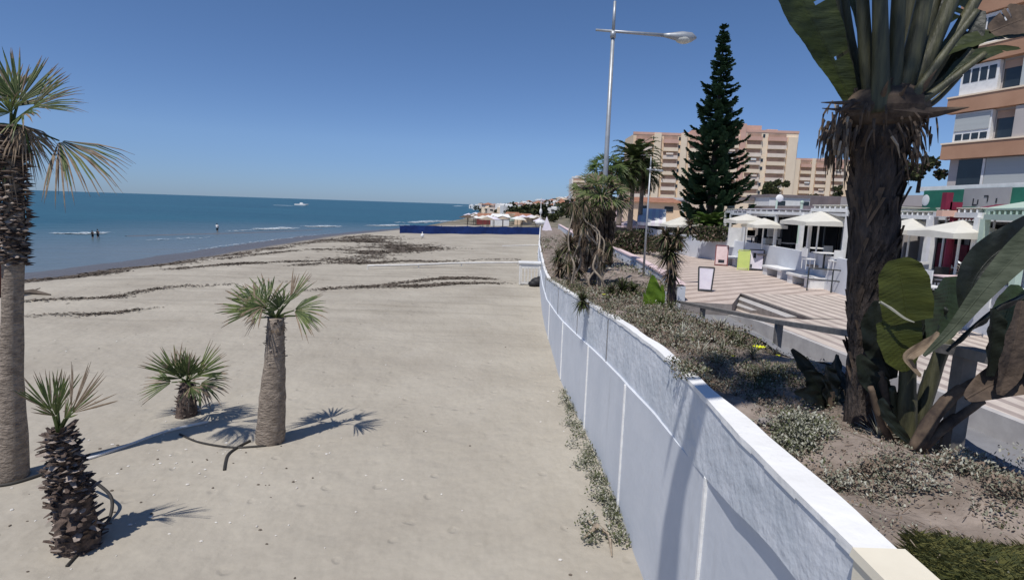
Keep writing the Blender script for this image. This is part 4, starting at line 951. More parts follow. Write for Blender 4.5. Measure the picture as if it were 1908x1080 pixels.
for (x, y) in [(1068, 735), (1060, 750), (1075, 760), (1070, 785), (1085, 800), (1080, 820), (1095, 840), (1100, 860), (1115, 870), (1110, 895), (1125, 905), (1130, 930), (1145, 940), (1140, 960), (1150, 985), (1060, 768), (1092, 870), (1120, 925), (1155, 1000), (1088, 975), (1100, 1000)]:
    for _ in range(4):
        p = PH(x + random.gauss(0, 8), y + random.gauss(0, 8), 0); leaf_clump(mb, (min(p.x, wx(p.y) - .05), p.y, sandz(p.x, p.y)), .15, 42, .05, [0, 1, 2, 2, 0], up=.75)
mb.build('succulents', ['silver', 'silver2', 'olive', 'twig'], kind='stuff')
mb = MB()     # grass tuft bottom right
for _ in range(9000):
    q = PH(random.uniform(1690, 1980), 985 + abs(random.gauss(40, 60)) + 20 * random.random(), 3.0)
    if q.x < wx(q.y) + .3: continue
    z = plz(q.x, q.y); a = random.random() * 6.283; l = random.uniform(.02, .085); p = Vector((q.x, q.y, z)); d = Vector((math.cos(a) * 1.1, math.sin(a) * 1.1, 1)).normalized() * l; e = Vector((-math.sin(a), math.cos(a), 0)) * .003
    mb.add([p - e, p + e, p + d * .6 + e * .8, p + d + Vector((d.x, d.y, -.01)) * .5], [(0, 1, 2, 3)], random.choice((0, 0, 1)))
mb.build('grass', ['grass', 'olive'], kind='stuff')
mb = MB()
# yellow flowers: each its own thing
def flower(x, y, z, label, r=.03):
    c = PH(x, y, z); t = thing('yellow_flower', label, 'flower', c, 'yellow flowers in the planted bed'); mb = MB()
    for k in range(12):
        a = k * math.pi / 6; d = Vector((math.cos(a), math.sin(a) * .8, .35)); e = Vector((-math.sin(a), math.cos(a), 0)) * r * .28
        mb.add([c, c + d * r * .6 + e, c + d * r, c + d * r * .6 - e], [(0, 1, 2, 3)])
    mb.ell(c + UPV * .004, (r * .3, r * .3, r * .2), 8, 5); mb.build('petals', 'yellow', t)
    mb = MB(); mb.tube([c - UPV * .01, c - UPV * .12], .004, 5); mb.build('stem', 'olive', t)
flower(1776, 885, 2.98, 'single yellow flower in the grey plants right of the broad-leaved clump', .035)
flower(1414, 649, 2.85, 'largest yellow flower among silvery plants left of the thick trunk', .10)
flower(1446, 664, 2.85, 'yellow flower just right of the largest one left of the thick trunk', .07)
flower(1366, 664, 2.85, 'pale yellow flower left of the largest one in the silvery bed', .04)
flower(1466, 787, 2.9, 'small yellow flower near the white coping below the thick trunk', .022)
flower(1125, 549, 2.5, 'tiny yellow flower under the dead palm clump', .06)
mb = MB(); c = PH(1108, 985, 0)
mb.tube([PH(1088, 1005, 0) + UPV * .04, PH(1112, 985, 0) + UPV * .06, PH(1135, 1000, 0) + UPV * .03, PH(1140, 1035, 0)], [.02, .05, .03, .008], 6)
mb.tube([PH(1108, 985, 0) + UPV * .05, PH(1090, 972, 0) + UPV * .07], [.03, .008], 5)
mb.build('dry_root', 'paleb', smooth=True, label='pale twisted dry root lying on the sand by the wall', category='root')
b = PH(1425, 785, 2.95); mb = MB(); mb.ell(b, (.07, .05, .04), 9, 6); mb.build('stone', 'stone', smooth=True, label='grey stone in the bed beside the white coping', category='stone')

# ------------------------------------------------------------------ mid-distance plants
# banana-like leaf plant
base = PH(1222, 592, 2.35); t = thing('banana_plant', 'bright green broad-leaved plant standing in front of the spiky dark plant', 'plant', base)
mb = MB(); Y = base.y
for pts, ws in (([(1224, 592), (1220, 560), (1216, 512)], [.1, .34, .36, .04]), ([(1226, 590), (1232, 560), (1234, 530)], [.05, .16, .16, .02]), ([(1222, 592), (1206, 570), (1200, 545)], [.05, .14, .12, .02])):
    paddle(mb, pxp(pts, Y), ws, (random.uniform(-.4, .2), -1, .2), 0, fold=.25)
mb.build('leaves', 'banana', t, smooth=True); mb = MB(); mb.tube([base - UPV * .1, base + UPV * .2], .04, 6); mb.build('stem', 'strpet', t)
# spiky dark plant (young yucca)
def yucca(label, px, base_y, top_y, head_px, zb, r, n, mats, Yd=None, L=None, trunk_m='boots', extra=()):
    base = PH(px, base_y, zb) if Yd is None else Vector((PY(px, base_y, Yd).x, Yd, zb)); Y = base.y; top = PY(px, top_y, Y); L = L or head_px / 1050 * Y
    t = thing('yucca', label, 'plant', base); mb = MB(); mb.tube([base - UPV * .1, base.lerp(top, .5) + Vector((.05, 0, 0)), top], [r * 1.2, r, r * 1.1], 9, jit=.15)
    tr = mb.build('trunk', trunk_m, t)
    mb = MB(); swords(mb, top, n, L, L * .07, mats=mats, emin=-1.0, emax=1.4, droop=.25)
    for (x, y, k) in extra: swords(mb, PY(x, y, Y), n // 2, L * k, L * .09, mats=mats, emin=-1.2, emax=1.3, droop=.3)
    mb.build('leaves', ['olive', 'deadleaf', 'dryleaf', 'dateleaf'], t); return t
yucca('spiky dark-leaved plant on a dark trunk beside the curved parapet wall', 1248, 588, 470, 42, 2.3, .09, 320, [0, 1, 1, 2, 3], extra=((1250, 505, .7), (1240, 440, .7), (1262, 440, .7), (1285, 420, .5)))
yucca('small dark spiky plant rising over the wall top near the slatted box', 1040, 520, 478, 26, 1.9, .05, 160, [1, 3, 3, 0], Yd=24)
yucca('brown withered spiky plant between the wall top and the dead palm skirt', 1062, 525, 455, 34, 1.9, .06, 240, [1, 1, 2, 0], Yd=23, extra=((1045, 500, .7), (1075, 500, .8)))
yucca('grey-green spiky plant leaning over the wall coping in mid distance', 1085, 585, 560, 28, 2.7, .04, 220, [0, 1, 3, 3], Yd=12)
yucca('low dark green spiky plant right of the dead palm skirt', 1160, 560, 540, 34, 2.35, .04, 260, [3, 3, 0, 1], Yd=15, extra=((1140, 545, .8), (1180, 540, .8)))
# dead palm clump with skirt
def palm_at(label, px, base_y, hub_y, Y, zb, r, nl, R_leaf, mats, skirt=0, cat='palm tree', skirt_len=.5, leafmats=('palmleaf', 'dryleaf', 'palmleaf2')):
    top = PY(px, hub_y, Y); base = Vector((top.x - .05, Y, zb)); t = thing('fan_palm', label, cat, base)
    tr, P_, rr = trunk_ob(t, [base, base.lerp(top, .5), top], [r * 1.3, r, r], 'boots' if skirt else 'palmtrunk', 10, 12)
    if skirt:
        mb = MB()
        for i in range(skirt):
            f = random.uniform(.25, 1) ** .8; p = base.lerp(top, f); a = random.random() * 6.28; o = Vector((math.cos(a), math.sin(a), 0)); l = skirt_len * random.uniform(.5, 1.3)
            q = p + o * (r + .1 + .5 * skirt_len * random.random()); mb.add([p + o * r, q + UPV * .02, q + o * .06 - UPV * l * .6, q - o * .02 - UPV * l], [(0, 1, 2, 3)], random.choice((0, 0, 0, 1)))
            e = Vector((-o.y, o.x, 0)) * random.uniform(.02, .07); mb.add([q - e, q + e, q + e * .6 - UPV * l * .9 + o * random.gauss(0, .06), q - e * .6 - UPV * l], [(0, 1, 2, 3)], random.choice((0, 0, 0, 1)))
        mb.build('dead_skirt', ['deadleaf', 'dryleaf'], tr)
    mb = MB()
    for i in range(nl):
        a = i * 2.4 + random.random() * .5; el = random.uniform(-.5, 1.2); d = Vector((math.cos(a) * math.cos(el), math.sin(a) * math.cos(el), math.sin(el)))
        p1 = top + d * R_leaf * .5; p2 = p1 + (d - UPV * .2) * R_leaf * .55; fan(mb, top, p1, p2, UPV * .8 + d * .2 + TOC(top) * .4, 75, 16, droop=.3, dry=.12, pw=.02)
    mb.build('crown', list(leafmats), t); return t
palm_at('bushy fan palm with a thick brown skirt of dead leaves beside the lamp post', 1122, 560, 366, 20.5, 1.9, .2, 30, 1.12, None, skirt=650, skirt_len=.42)
palm_at('bright green fan palm crown behind the one with the dead skirt', 1130, 480, 318, 30, 1.6, .16, 30, 1.25, None, skirt=300, skirt_len=.5, leafmats=('yellowgreen', 'palmleaf', 'palmleaf2'))
palm_at('dark fan palm rising left behind the skirted palm', 1096, 480, 348, 27, 1.6, .16, 22, 1.0, None, skirt=400, skirt_len=.7)
# dry twisting branches with dead tufts
t = thing('dead_yucca', 'tangle of pale twisting bare branches with dead tufts left of the skirted palm', 'shrub', (3, 19.5, 1.9))
mb = MB(); tf = MB()
for i in range(15):
    x = random.uniform(1058, 1140); y0 = random.uniform(540, 560); Yd = random.uniform(17.5, 20); pts = [PY(x, y0, Yd)]
    yy_ = y0; xx_ = x
    while yy_ > 400:
        yy_ -= random.uniform(18, 34); xx_ += random.gauss(0, 9); pts.append(PY(xx_, yy_, Yd + random.gauss(0, .1)))
        if random.random() < .13: break
    if len(pts) < 3: continue
    mb.tube(smooth_path(pts, len(pts) * 3), [.045 * (1 - .6 * k / (len(pts) * 3)) for k in range(len(pts) * 3 + 1)], 5)
    swords(tf, pts[-1], 110, .40, .026, mats=[0, 1, 2, 2], emin=-1.4, emax=1.2, droop=.4)
    swords(tf, pts[len(pts) // 2], 40, .32, .024, mats=[0, 1, 2], emin=-1.4, emax=.5, droop=.4)
mb.build('branches', 'paleb', t, smooth=True); tf.build('leaf_tufts', ['deadleaf', 'dryleaf', 'dateleaf'], t)

# date palms
def date_palm(px, hub_y, base_y, Y, label, Rl=2.4, nf=46, r=.2):
    top = PY(px, hub_y, Y); bz = max(1.4, PY(px, base_y, Y).z); base = Vector((top.x - .1, Y, bz - .5)); t = thing('date_palm', label, 'palm tree', base, 'date palms behind the curved parapet')
    trunk_ob(t, [base, base.lerp(top, .5), top], [r * 1.4, r, r * 1.1], 'palmtrunk', 10, 12); mb = MB()
    for i in range(nf):
        el = 1.25 - 1.9 * (i / nf) ** .9; frond(mb, top, i * 2.39996, el, Rl * random.uniform(.85, 1.1), nl=22, ll=.55, droop=.95, lw=.06, mats=[0, 0, 1])
    for i in range(14): frond(mb, top - UPV * .2, random.random() * 6.28, -.7, Rl * .7, nl=14, ll=.4, droop=.6, lw=.05, mats=[2])
    mb.build('crown', ['dateleaf', 'palmleaf', 'deadleaf'], t)
date_palm(1183, 296, 418, 54, 'tallest date palm, second from the left in the group behind the parapet', 2.9, nf=60)
date_palm(1160, 325, 410, 52, 'date palm with the leftmost slim trunk in the group behind the parapet', 2.2)
date_palm(1199, 325, 415, 57, 'date palm on the right side of the group behind the parapet', 2.4)

# green palm below the pine
b = PY(1322, 440, 42); t = thing('bushy_palm', 'low bright green bushy palm at the foot of the tall conifer', 'palm tree', b); mb = MB(); hub = PY(1322, 425, 42)
for i in range(44): frond(mb, hub, i * 2.4, 1.3 - 1.3 * i / 44, 1.7, nl=20, ll=.4, droop=.8, lw=.06, mats=[0, 0, 1])
mb.build('crown', ['yellowgreen', 'palmleaf', 'dateleaf'], t); mb = MB(); mb.tube([hub - UPV * 1.2, hub], [.3, .22], 10); mb.build('trunk', 'boots', t)
def hedge(name, label, a, b, h, wd, n, ls, mats, cat='hedge', z=None):
    mb = MB(); a, b = Vector(a), Vector(b)
    for _ in range(n):
        p = a.lerp(b, random.random()) + Vector((random.gauss(0, wd / 3), random.gauss(0, wd / 3), random.random() * h)); az = random.random() * 6.28; el = random.uniform(-1, 1.4); d = Vector((math.cos(az) * math.cos(el), math.sin(az) * math.cos(el), math.sin(el))) * ls * random.uniform(.6, 1.3); e = d.cross(Vector((random.random(), random.random(), random.random()))).normalized() * ls * .3
        mb.add([p - e, p + e, p + d + e * .6, p + d - e * .6], [(0, 1, 2, 3)], random.randrange(len(mats)))
    return mb.build(name, mats, label=label, category=cat)
hedge('hedge', 'olive-brown hedge on the terrace wall below the bushy palm', PY(1298, 447, 40), PY(1348, 449, 38), .9, .5, 1500, .16, ['olive', 'bush', 'twig'])
hedge('hedge', 'dark green hedge on the parapet below the lilac awning', PY(1195, 468, 44), PY(1262, 470, 36), 1.1, .8, 2200, .18, ['bush', 'olive', 'twig'])
hedge('hedge', 'dark brush under the date palms behind the curved wall', PY(1140, 470, 45), PY(1195, 470, 42), 1.6, 1.2, 1800, .22, ['bush', 'twig', 'olive'])

# Norfolk pine
top = PY(1350, 48, 48); base = Vector((top.x + .15, 48, Z1)); t = thing('norfolk_pine', 'tall dark narrow conifer with tiered branches standing behind the terrace', 'conifer', base)
mb = MB(); mb.tube([base, base.lerp(top, .5), top], [.38, .22, .03], 10); mb.build('trunk', 'pinebark', t, smooth=True)
mb = MB(); Ht = top.z - base.z; ntier = 42
for i in range(ntier):
    f = i / (ntier - 1); zc = base.z + 2.4 + (Ht - 2.5) * min(1, max(0, f + random.uniform(-.009, .009))); Rr = 3.5 * (1 - f) ** 1.05 * random.uniform(.74, 1.14) + .22
    if f < .12: Rr *= .75 + f * 2
    nb = 9 if f < .6 else 8
    for k in range(nb):
        a = k * 2 * math.pi / nb + i * .7 + random.gauss(0, .25); h = Vector((math.cos(a), math.sin(a), 0)); c = Vector((base.x + (top.x - base.x) * f, 48, zc + random.uniform(-.16, .16))); L = Rr * random.uniform(.6, 1.2); e = Vector((-h.y, h.x, 0))
        if random.random() < .06: continue
        pts = [c, c + h * L * .5 - UPV * L * .08, c + h * L * .85 + UPV * L * .05, c + h * L + UPV * L * .2]; mb.tube(pts, [.05, .04, .03, .02], 4, 0, cap=False)
        m = int(10 + L * 11)
        for j in range(m):
            q = .18 + .82 * (j / m); kk = min(int(q * 3), 2); p = pts[kk].lerp(pts[kk + 1], min(1, q * 3 - kk))
            for sg in (-1, 1):
                l = (.22 + .5 * (1 - q) * min(1, L / 2)) * random.uniform(.7, 1.2); d = (e * sg * random.uniform(.6, 1) + h * .7 + UPV * random.uniform(-.15, .5)).normalized() * l
                wv = UPV.cross(d).normalized() * .05; mb.add([p - wv, p + wv, p + d + wv * .5 + UPV * .03, p + d * .9 - wv], [(0, 1, 2, 3)], 0); wv = UPV * .055; mb.add([p - wv, p + wv, p + d * 1.02 + wv * .4, p + d - wv * .5], [(0, 1, 2, 3)], 1)
mb.build('crown', ['pine', 'pine'], t)

# ------------------------------------------------------------------ terrace
TZ = 2.35
tw_pts = [(13.9, 8), (14.0, 16), (14.15, 23.9), (14.7, 30), (14.9, 34.5), (14.3, 38.5), (13.3, 41.5), (12.8, 44), (14, 60)]
tyv = [p[1] for p in tw_pts]; txv = [p[0] for p in tw_pts]
tx = lambda y: interp(y, tyv, txv)
poly = [(tx(y), y) for y in np.linspace(8, 60, 40)] + [(40, 60), (40, 8)]
mb = MB(); mb.slab(poly[::-1], .1, TZ); mb.build('terrace', 'terrace', kind='structure')
mb = MB(); yv = np.linspace(8, 60, 80)
for a, b in zip(yv[:-1], yv[1:]):
    mb.add([(tx(a) - .1, a, Z1 - .1), (tx(b) - .1, b, Z1 - .1), (tx(b) - .1, b, 2.95), (tx(a) - .1, a, 2.95), (tx(a) + .12, a, 2.95), (tx(b) + .12, b, 2.95), (tx(a) + .12, a, TZ - .1), (tx(b) + .12, b, TZ - .1)], [(3, 2, 1, 0), (5, 2, 3, 4), (5, 4, 6, 7)])
mb.build('terrace_wall', 'wall', label='long white curved wall holding up the restaurant terrace', category='wall')
# built-in benches
def bench(px, y, Ln, label):
    c = PH(px, y, Z1); x = tx(c.y) - .1; t = thing('bench', label, 'bench', (x, c.y, Z1), 'white masonry benches against the terrace wall')
    mb = MB(); mb.box((x - .42, c.y, Z1 + .46), (.82, Ln, .1)); mb.build('seat', 'white', t)
    for s_ in (-1, 1):
        mb = MB(); mb.box((x - .40, c.y + s_ * (Ln / 2 - .28), Z1 + .2), (.72, .5, .41)); mb.build('support', 'white', t)
    return t
bench(1440, 515, 2.3, 'white bench against the terrace wall between the framed board and the railed bench')
bench(1508, 532, 2.2, 'white bench against the terrace wall beside the dark grey railing')
bench(1350, 493, 2.0, 'white bench against the terrace wall behind the dark red board')
# grey handrail
t = thing('handrail', 'dark grey metal handrail in front of the terrace wall bench', 'railing', PH(1503, 545, Z1)); a = PH(1503, 541, Z1); b = PH(1548, 545, Z1); c = PH(1640, 556, Z1)
for p in (a, b, c): mb = MB(); mb.tube([p, p + UPV * 1.02], .03, 8); mb.build('post', 'darkmetal', t)
for h in (1.0, .52): mb = MB(); mb.tube([a + UPV * h, b + UPV * h, c + UPV * h], .028, 8); mb.build('rail', 'darkmetal', t)
# A-boards
def aboard(px, y, w_, h, frame, face, label, taper=1.0, marks=None, face_dir=0.0):
    c = PH(px, y, Z1); t = thing('sign_board', label, 'sign board', c, 'boards standing on the plaza')
    d = Vector((c.x, c.y, 0)).normalized(); s = Vector((d.y, -d.x, 0)); lean = d * .22
    def P3(u, v, o=0): return c + s * u * (w_ / 2 + (v - 1) * 0 * 0) * (1 + (taper - 1) * v) + UPV * v * h + lean * v - d * o
    mb = MB()
    for u in (-1, 1): mb.bar(P3(u, 0), P3(u, 1), .05)
    for v in (.04, 1): mb.bar(P3(-1, v), P3(1, v), .05)
    for u in (-1, 1): mb.bar(c + s * u * w_ / 2 + d * .45, P3(u, 1), .035)
    mb.build('frame', frame, t)
    mb = MB(); mb.add([P3(-.93, .1, 0), P3(.93, .1, 0), P3(.93, .96, 0), P3(-.93, .96, 0)], [(0, 1, 2, 3)]); mb.add([P3(-.93, .1, -.02), P3(.93, .1, -.02), P3(.93, .96, -.02), P3(-.93, .96, -.02)], [(3, 2, 1, 0)])
    f = mb.build('face', face, t)
    if marks:
        mb = MB()
        for u0, v0, u1, v1 in marks: mb.add([P3(u0, v0, .008), P3(u1, v0, .008), P3(u1, v1, .008), P3(u0, v1, .008)], [(0, 1, 2, 3)])
        mb.build('print', 'dark', f)
aboard(1313, 543, .50, 1.0, 'darkmetal', 'lilac', 'grey framed pale board standing alone in the middle of the plaza', taper=1.25)
aboard(1343, 495, .72, 1.25, 'red', 'pinkcloth', 'dark red framed menu board near the terrace wall', marks=[(-.5, .15, .5, .3)])
aboard(1384, 503, .62, 1.15, 'limeboard', 'limeboard', 'lime green board next to the black framed board')
aboard(1407, 504, .78, 1.2, 'black', 'lilac', 'black framed white board with a dark picture, right of the lime board', marks=[(-.45, .6, -.05, .85), (-.75, .12, -.5, .3)])
# white signs on posts
def post_sign(px, y0, y1, w_, Y, label, two=False):
    a = PY(px, y1, Y); t = thing('post_sign', label, 'sign', (a.x, Y, TZ)); b = PY(px, y0, Y)
    mb = MB(); mb.box((a.x, Y, (a.z + b.z) / 2), (w_, .06, b.z - a.z)); mb.build('panel', 'white', t)
    for s_ in (-.35, .35): mb = MB(); mb.tube([(a.x + s_ * w_, Y + .05, TZ), (a.x + s_ * w_, Y + .05, a.z + .1)], .03, 6); mb.build('post', 'metal', t)
    if two: mb = MB(); mb.box((a.x - .1, Y - .08, a.z - .28), (w_ * 1.25, .4, .35)); mb.build('tray', 'white', t)
post_sign(1367, 424, 460, .85, 37, 'white notice panel with a wavy edge left of the pergola posts')
post_sign(1441, 419, 441, .78, 35, 'square white sign over a white tray on the terrace edge', True)

# pergolas and parasols
def pergola(label, corners, zt, m='white', nb=6, canopy=None, r=.085, under=None):
    t = thing('pergola', label, 'pergola', (*corners[0], TZ), 'pergolas on the restaurant terrace')
    for x, y in corners: mb = MB(); mb.box((x, y, (TZ + zt) / 2), (r * 2, r * 2, zt - TZ)); mb.build('post', m, t)
    n = len(corners)
    for i in range(n):
        a, b = corners[i], corners[(i + 1) % n]; mb = MB(); mb.bar((*a, zt + .06), (*b, zt + .06), .12, .16); mb.build('beam', m, t)
    A, B, C_, D = [Vector((*c, zt + .18)) for c in corners[:4]]
    mb = MB()
    for i in range(nb): f = (i + .5) / nb; mb.bar(A.lerp(B, f), D.lerp(C_, f), .06, .1)
    mb.build('rafters', m, t)
    if canopy:
        mb = MB(); mb.add([p + UPV * .08 for p in (A, B, C_, D)] + [p + UPV * .12 for p in (A, B, C_, D)], [(3, 2, 1, 0), (4, 5, 6, 7), (0, 1, 5, 4), (1, 2, 6, 5), (2, 3, 7, 6), (3, 0, 4, 7)]); mb.build('canopy', canopy, t)
    return t
def parasol(x, y, w_, ze, zt, label, m='canvas', zb=TZ, pole='white'):
    t = thing('parasol', label, 'parasol', (x, y, zb), 'parasols on the restaurant terrace'); mb = MB()
    mb.tube([(x, y, zb), (x, y, zt)], .04, 8); mb.build('pole', pole, t); mb = MB(); h = w_ / 2
    ring = [(x - h, y - h), (x, y - h * 1.02), (x + h, y - h), (x + h * 1.02, y), (x + h, y + h), (x, y + h * 1.02), (x - h, y + h), (x - h * 1.02, y)]
    vs = [(x, y, zt)] + [(a, b, ze + (.06 if i % 2 else 0)) for i, (a, b) in enumerate(ring)] + [(a, b, ze - .16) for a, b in ring]
    mb.add(vs, [(0, 1 + i, 1 + (i + 1) % 8) for i in range(8)] + [(1 + i, 9 + i, 9 + (i + 1) % 8, 1 + (i + 1) % 8) for i in range(8)]); mb.build('canopy', m, t)
    mb = MB(); mb.box((x, y, zb + .05), (.5, .5, .1)); mb.build('base', 'stone', t)
def xy(px, Y): p = PY(px, 400, Y); return (p.x, Y)
pergola('white pergola left of the thick trunk with pale posts and flat top', [xy(1392, 36.5), xy(1497, 29.5), (xy(1497, 29.5)[0] + 5.5, 30.5), (xy(1392, 36.5)[0] + 5.5, 37.5)], 4.75, nb=9, canopy='lilac')
pergola('white pergola with maroon sign post right of the thick trunk', [xy(1742, 20.2), xy(1826, 17.2), (xy(1826, 17.2)[0] + 4.5, 18.2), (xy(1742, 20.2)[0] + 4.5, 21.2)], 4.85, nb=8, canopy='canvas')
pergola('pale green framed pergola at the right edge', [xy(1838, 16.6), xy(1912, 14.6), (xy(1912, 14.6)[0] + 4, 15.6), (xy(1838, 16.6)[0] + 4, 17.6)], 4.8, 'pgreen', nb=7, canopy='pgreen')
pergola('white pergola partly hidden by the thick trunk', [xy(1660, 24.5), xy(1735, 21.3), (xy(1735, 21.3)[0] + 4.5, 22.3), (xy(1660, 24.5)[0] + 4.5, 25.5)], 4.75, nb=8, canopy='canvas')
pergola('white pergola furthest along the terrace before the bushy palm', [xy(1352, 45), xy(1388, 38.5), (xy(1388, 38.5)[0] + 6, 39.5), (xy(1352, 45)[0] + 6, 46)], 4.75, nb=8, canopy='canvas')
pergola('narrow white frame between the flat white pergola and the thick trunk', [xy(1512, 27.5), xy(1580, 24.8), (xy(1580, 24.8)[0] + 4.5, 25.6), (xy(1512, 27.5)[0] + 4.5, 28.3)], 4.95, nb=7, canopy='canvas', r=.07)
pergola('white pergola behind the two white signs with a lilac roof edge', [xy(1362, 41), xy(1448, 32.5), (xy(1448, 32.5)[0] + 4.5, 33.5), (xy(1362, 41)[0] + 4.5, 42)], 4.62, nb=9, canopy='lilac', r=.07)
for (lab, m_, px0, Y0_, px1, Y1_, z_) in (('dark green valance awning left of the maroon post', 'dgreen', 1668, 25, 1738, 22, 4.95), ('dark red valance awning right of the maroon post', 'maroon', 1765, 20, 1822, 17.8, 5.0), ('pale green valance awning above the green framed pergola', 'pgreen', 1828, 17.5, 1920, 14.6, 5.12)):
    a, b = Vector((*xy(px0, Y0_), z_)), Vector((*xy(px1, Y1_), z_)); t = thing('awning', lab, 'awning', (a.x, a.y, TZ), 'awnings of the restaurants'); off = Vector((2.2, .6, .35)); N = 9; mb = MB()
    for i in range(N):
        p, q = a.lerp(b, i / N), a.lerp(b, (i + 1) / N); mb.add([p, q, q + off, p + off, p - UPV * .2, p.lerp(q, .5) - UPV * .27, q - UPV * .2], [(0, 1, 2, 3), (4, 5, 6, 1, 0)])
    mb.build('canopy', m_, t)
    for p in (a, b, a + off, b + off): mb = MB(); mb.tube([(p.x, p.y, TZ), p - UPV * .02], .035, 6); mb.build('post', 'white', t)
for (px, Y, w_, ze, zt, lab) in ((1528, 26.5, 2.5, 4.45, 4.95, 'large cream parasol just left of the thick trunk'), (1392, 34, 2.0, 4.3, 4.7, 'cream parasol under the left end of the flat white pergola'), (1425, 33, 1.9, 4.1, 4.5, 'lower cream parasol between the two white signs'),
                                 (1700, 22.5, 2.4, 4.3, 4.75, 'white parasol right of the thick trunk beneath the green sign'), (1795, 18.0, 2.0, 4.35, 4.75, 'white parasol beside the maroon posts')):
    x, y = xy(px, Y); parasol(x, y, w_, ze, zt, lab)
x, y = xy(1270, 47); parasol(x, y, 2.8, 3.6, 4.3, 'cream parasol between the spiky plant and the bushy palm', zb=Z1)
x, y = xy(1178, 58); parasol(x, y, 2.6, 3.1, 3.8, 'pinkish-white parasol left of the lilac awning', m='pinkcloth', zb=Z1)
# lilac awning
t = thing('awning', 'lilac and white striped awning roof behind the parapet near the date palms', 'awning', (*xy(1225, 52), Z1))
a, b = Vector((*xy(1188, 54), 3.6)), Vector((*xy(1242, 52), 3.6))
mb = MB(); off = Vector((1.5, 6, 1.3)); N = 8
for i in range(N):
    p, q = a.lerp(b, i / N), a.lerp(b, (i + 1) / N); mb.add([p, q, q + off, p + off, p - UPV * .3, q - UPV * .3], [(0, 1, 2, 3), (4, 5, 1, 0)], i % 2)
mb.build('canopy', ['lilac', 'white'], t)
for p in (a, b, a + off, b + off): mb = MB(); mb.tube([(p.x, p.y, Z1), p - UPV * .02], .05, 6); mb.build('post', 'metal', t)
mb = MB(); mb.box(((a.x + b.x) / 2 + 2, 62, 2.4), (8, 2, 2.0)); mb.build('counter', 'interior_shade', t)

# tables and chairs
def table(x, y, label, cloth='white'):
    t = thing('table', label, 'table', (x, y, TZ), 'tables on the restaurant terrace'); mb = MB(); mb.box((x, y, TZ + .74), (.8, .8, .04)); mb.build('tabletop', cloth, t)
    mb = MB(); mb.tube([(x, y, TZ), (x, y, TZ + .72)], .04, 6); mb.box((x, y, TZ + .02), (.45, .45, .04)); mb.build('pedestal', 'darkmetal', t); return t
def chair(x, y, rz, label, m='white'):
    t = thing('chair', label, 'chair', (x, y, TZ), 'chairs on the restaurant terrace'); c, s_ = math.cos(rz), math.sin(rz); q = lambda u, v, h: (x + u * c - v * s_, y + u * s_ + v * c, TZ + h)
    mb = MB(); mb.box(q(0, 0, .45), (.44, .42, .04), rz); mb.build('seat', m, t); mb = MB(); mb.box(q(0, .21, .74), (.44, .04, .38), rz); mb.build('backrest', m, t)
    for u, v in ((-.19, -.18), (.19, -.18), (-.19, .19), (.19, .19)): mb = MB(); mb.tube([q(u, v, 0), q(u, v, .44 if v < 0 else .92)], .018, 5); mb.build('leg', m, t)
    return t
spots = [(1545, 25.5, 'nearest white table left of the thick trunk'), (1527, 29, 'white table under the large cream parasol'), (1480, 33, 'table behind the white pergola post'), (1440, 36.5, 'table behind the square white sign'),
         (1690, 20.5, 'white table just right of the thick trunk'), (1722, 18.6, 'white table behind the person in the sun hat'), (1800, 16.5, 'pinkish table right of the maroon post'), (1405, 40, 'distant table under the flat pergola')]
T0 = C0 = None
for i, (px, Y, lab) in enumerate(spots):
    x, y = xy(px, Y); table(x, y, lab, 'pinkcloth' if i in (4, 6) else 'white')
    cm = 'white' if i in (0, 1, 4, 6) else 'black'
    chair(x - .75, y - .1, math.pi / 2, ('white' if cm == 'white' else 'dark') + ' chair on the sea side of the ' + lab.replace('white table', 'table'), cm)
    chair(x + .1, y - .75, math.pi, ('white' if cm == 'white' else 'dark') + ' chair on the near side of the ' + lab.replace('white table', 'table'), cm)
b = PH(1748, 640, Z1); bb = PY(1748, 490, 20)
person('person in a wide white sun hat and dark green top walking past the terrace', Vector((bb.x, 19.5, Z1)), 1.72, 'skin', 'navy', 'dark', hat='white', face=2.5, legs=(.15, -.15))

# maroon post sign
x, y = xy(1778, 18.8); t = thing('maroon_sign_post', 'maroon post and crossbar with hanging bunch in front of the pergolas', 'sign post', (x, y, TZ))
mb = MB(); mb.tube([(x, y, Z1), (x, y, 5.15)], [.13, .11], 10); mb.build('post', 'maroon', t, smooth=True)
mb = MB(); mb.bar((x - .5, y, 4.95), (x + .2, y, 4.95), .26, .2); mb.build('crossbar', 'pinkb', t); mb = MB(); mb.box((x - .3, y, 5.35), (.22, .2, .55)); mb.box((x - .05, y, 5.2), (.4, .2, .25)); mb.build('top_box', 'maroon', t)
x, y = xy(1822, 16.2); t = thing('hanging_planter', 'white hanging planter of pale leaves below the pergola beam', 'planter', (x, y, TZ)); mb = MB()
mb.tube([(x, y, 3.35), (x, y, 4.1)], .012, 5); mb.build('cord', 'metal', t); mb = MB(); leaf_clump(mb, (x, y, 3.1), .25, 240, .12, [0, 1], up=1.6); mb.build('foliage', ['silver2', 'white'], t); mb = MB(); mb.ell((x, y, 3.1), (.16, .16, .14)); mb.build('pot', 'white', t)

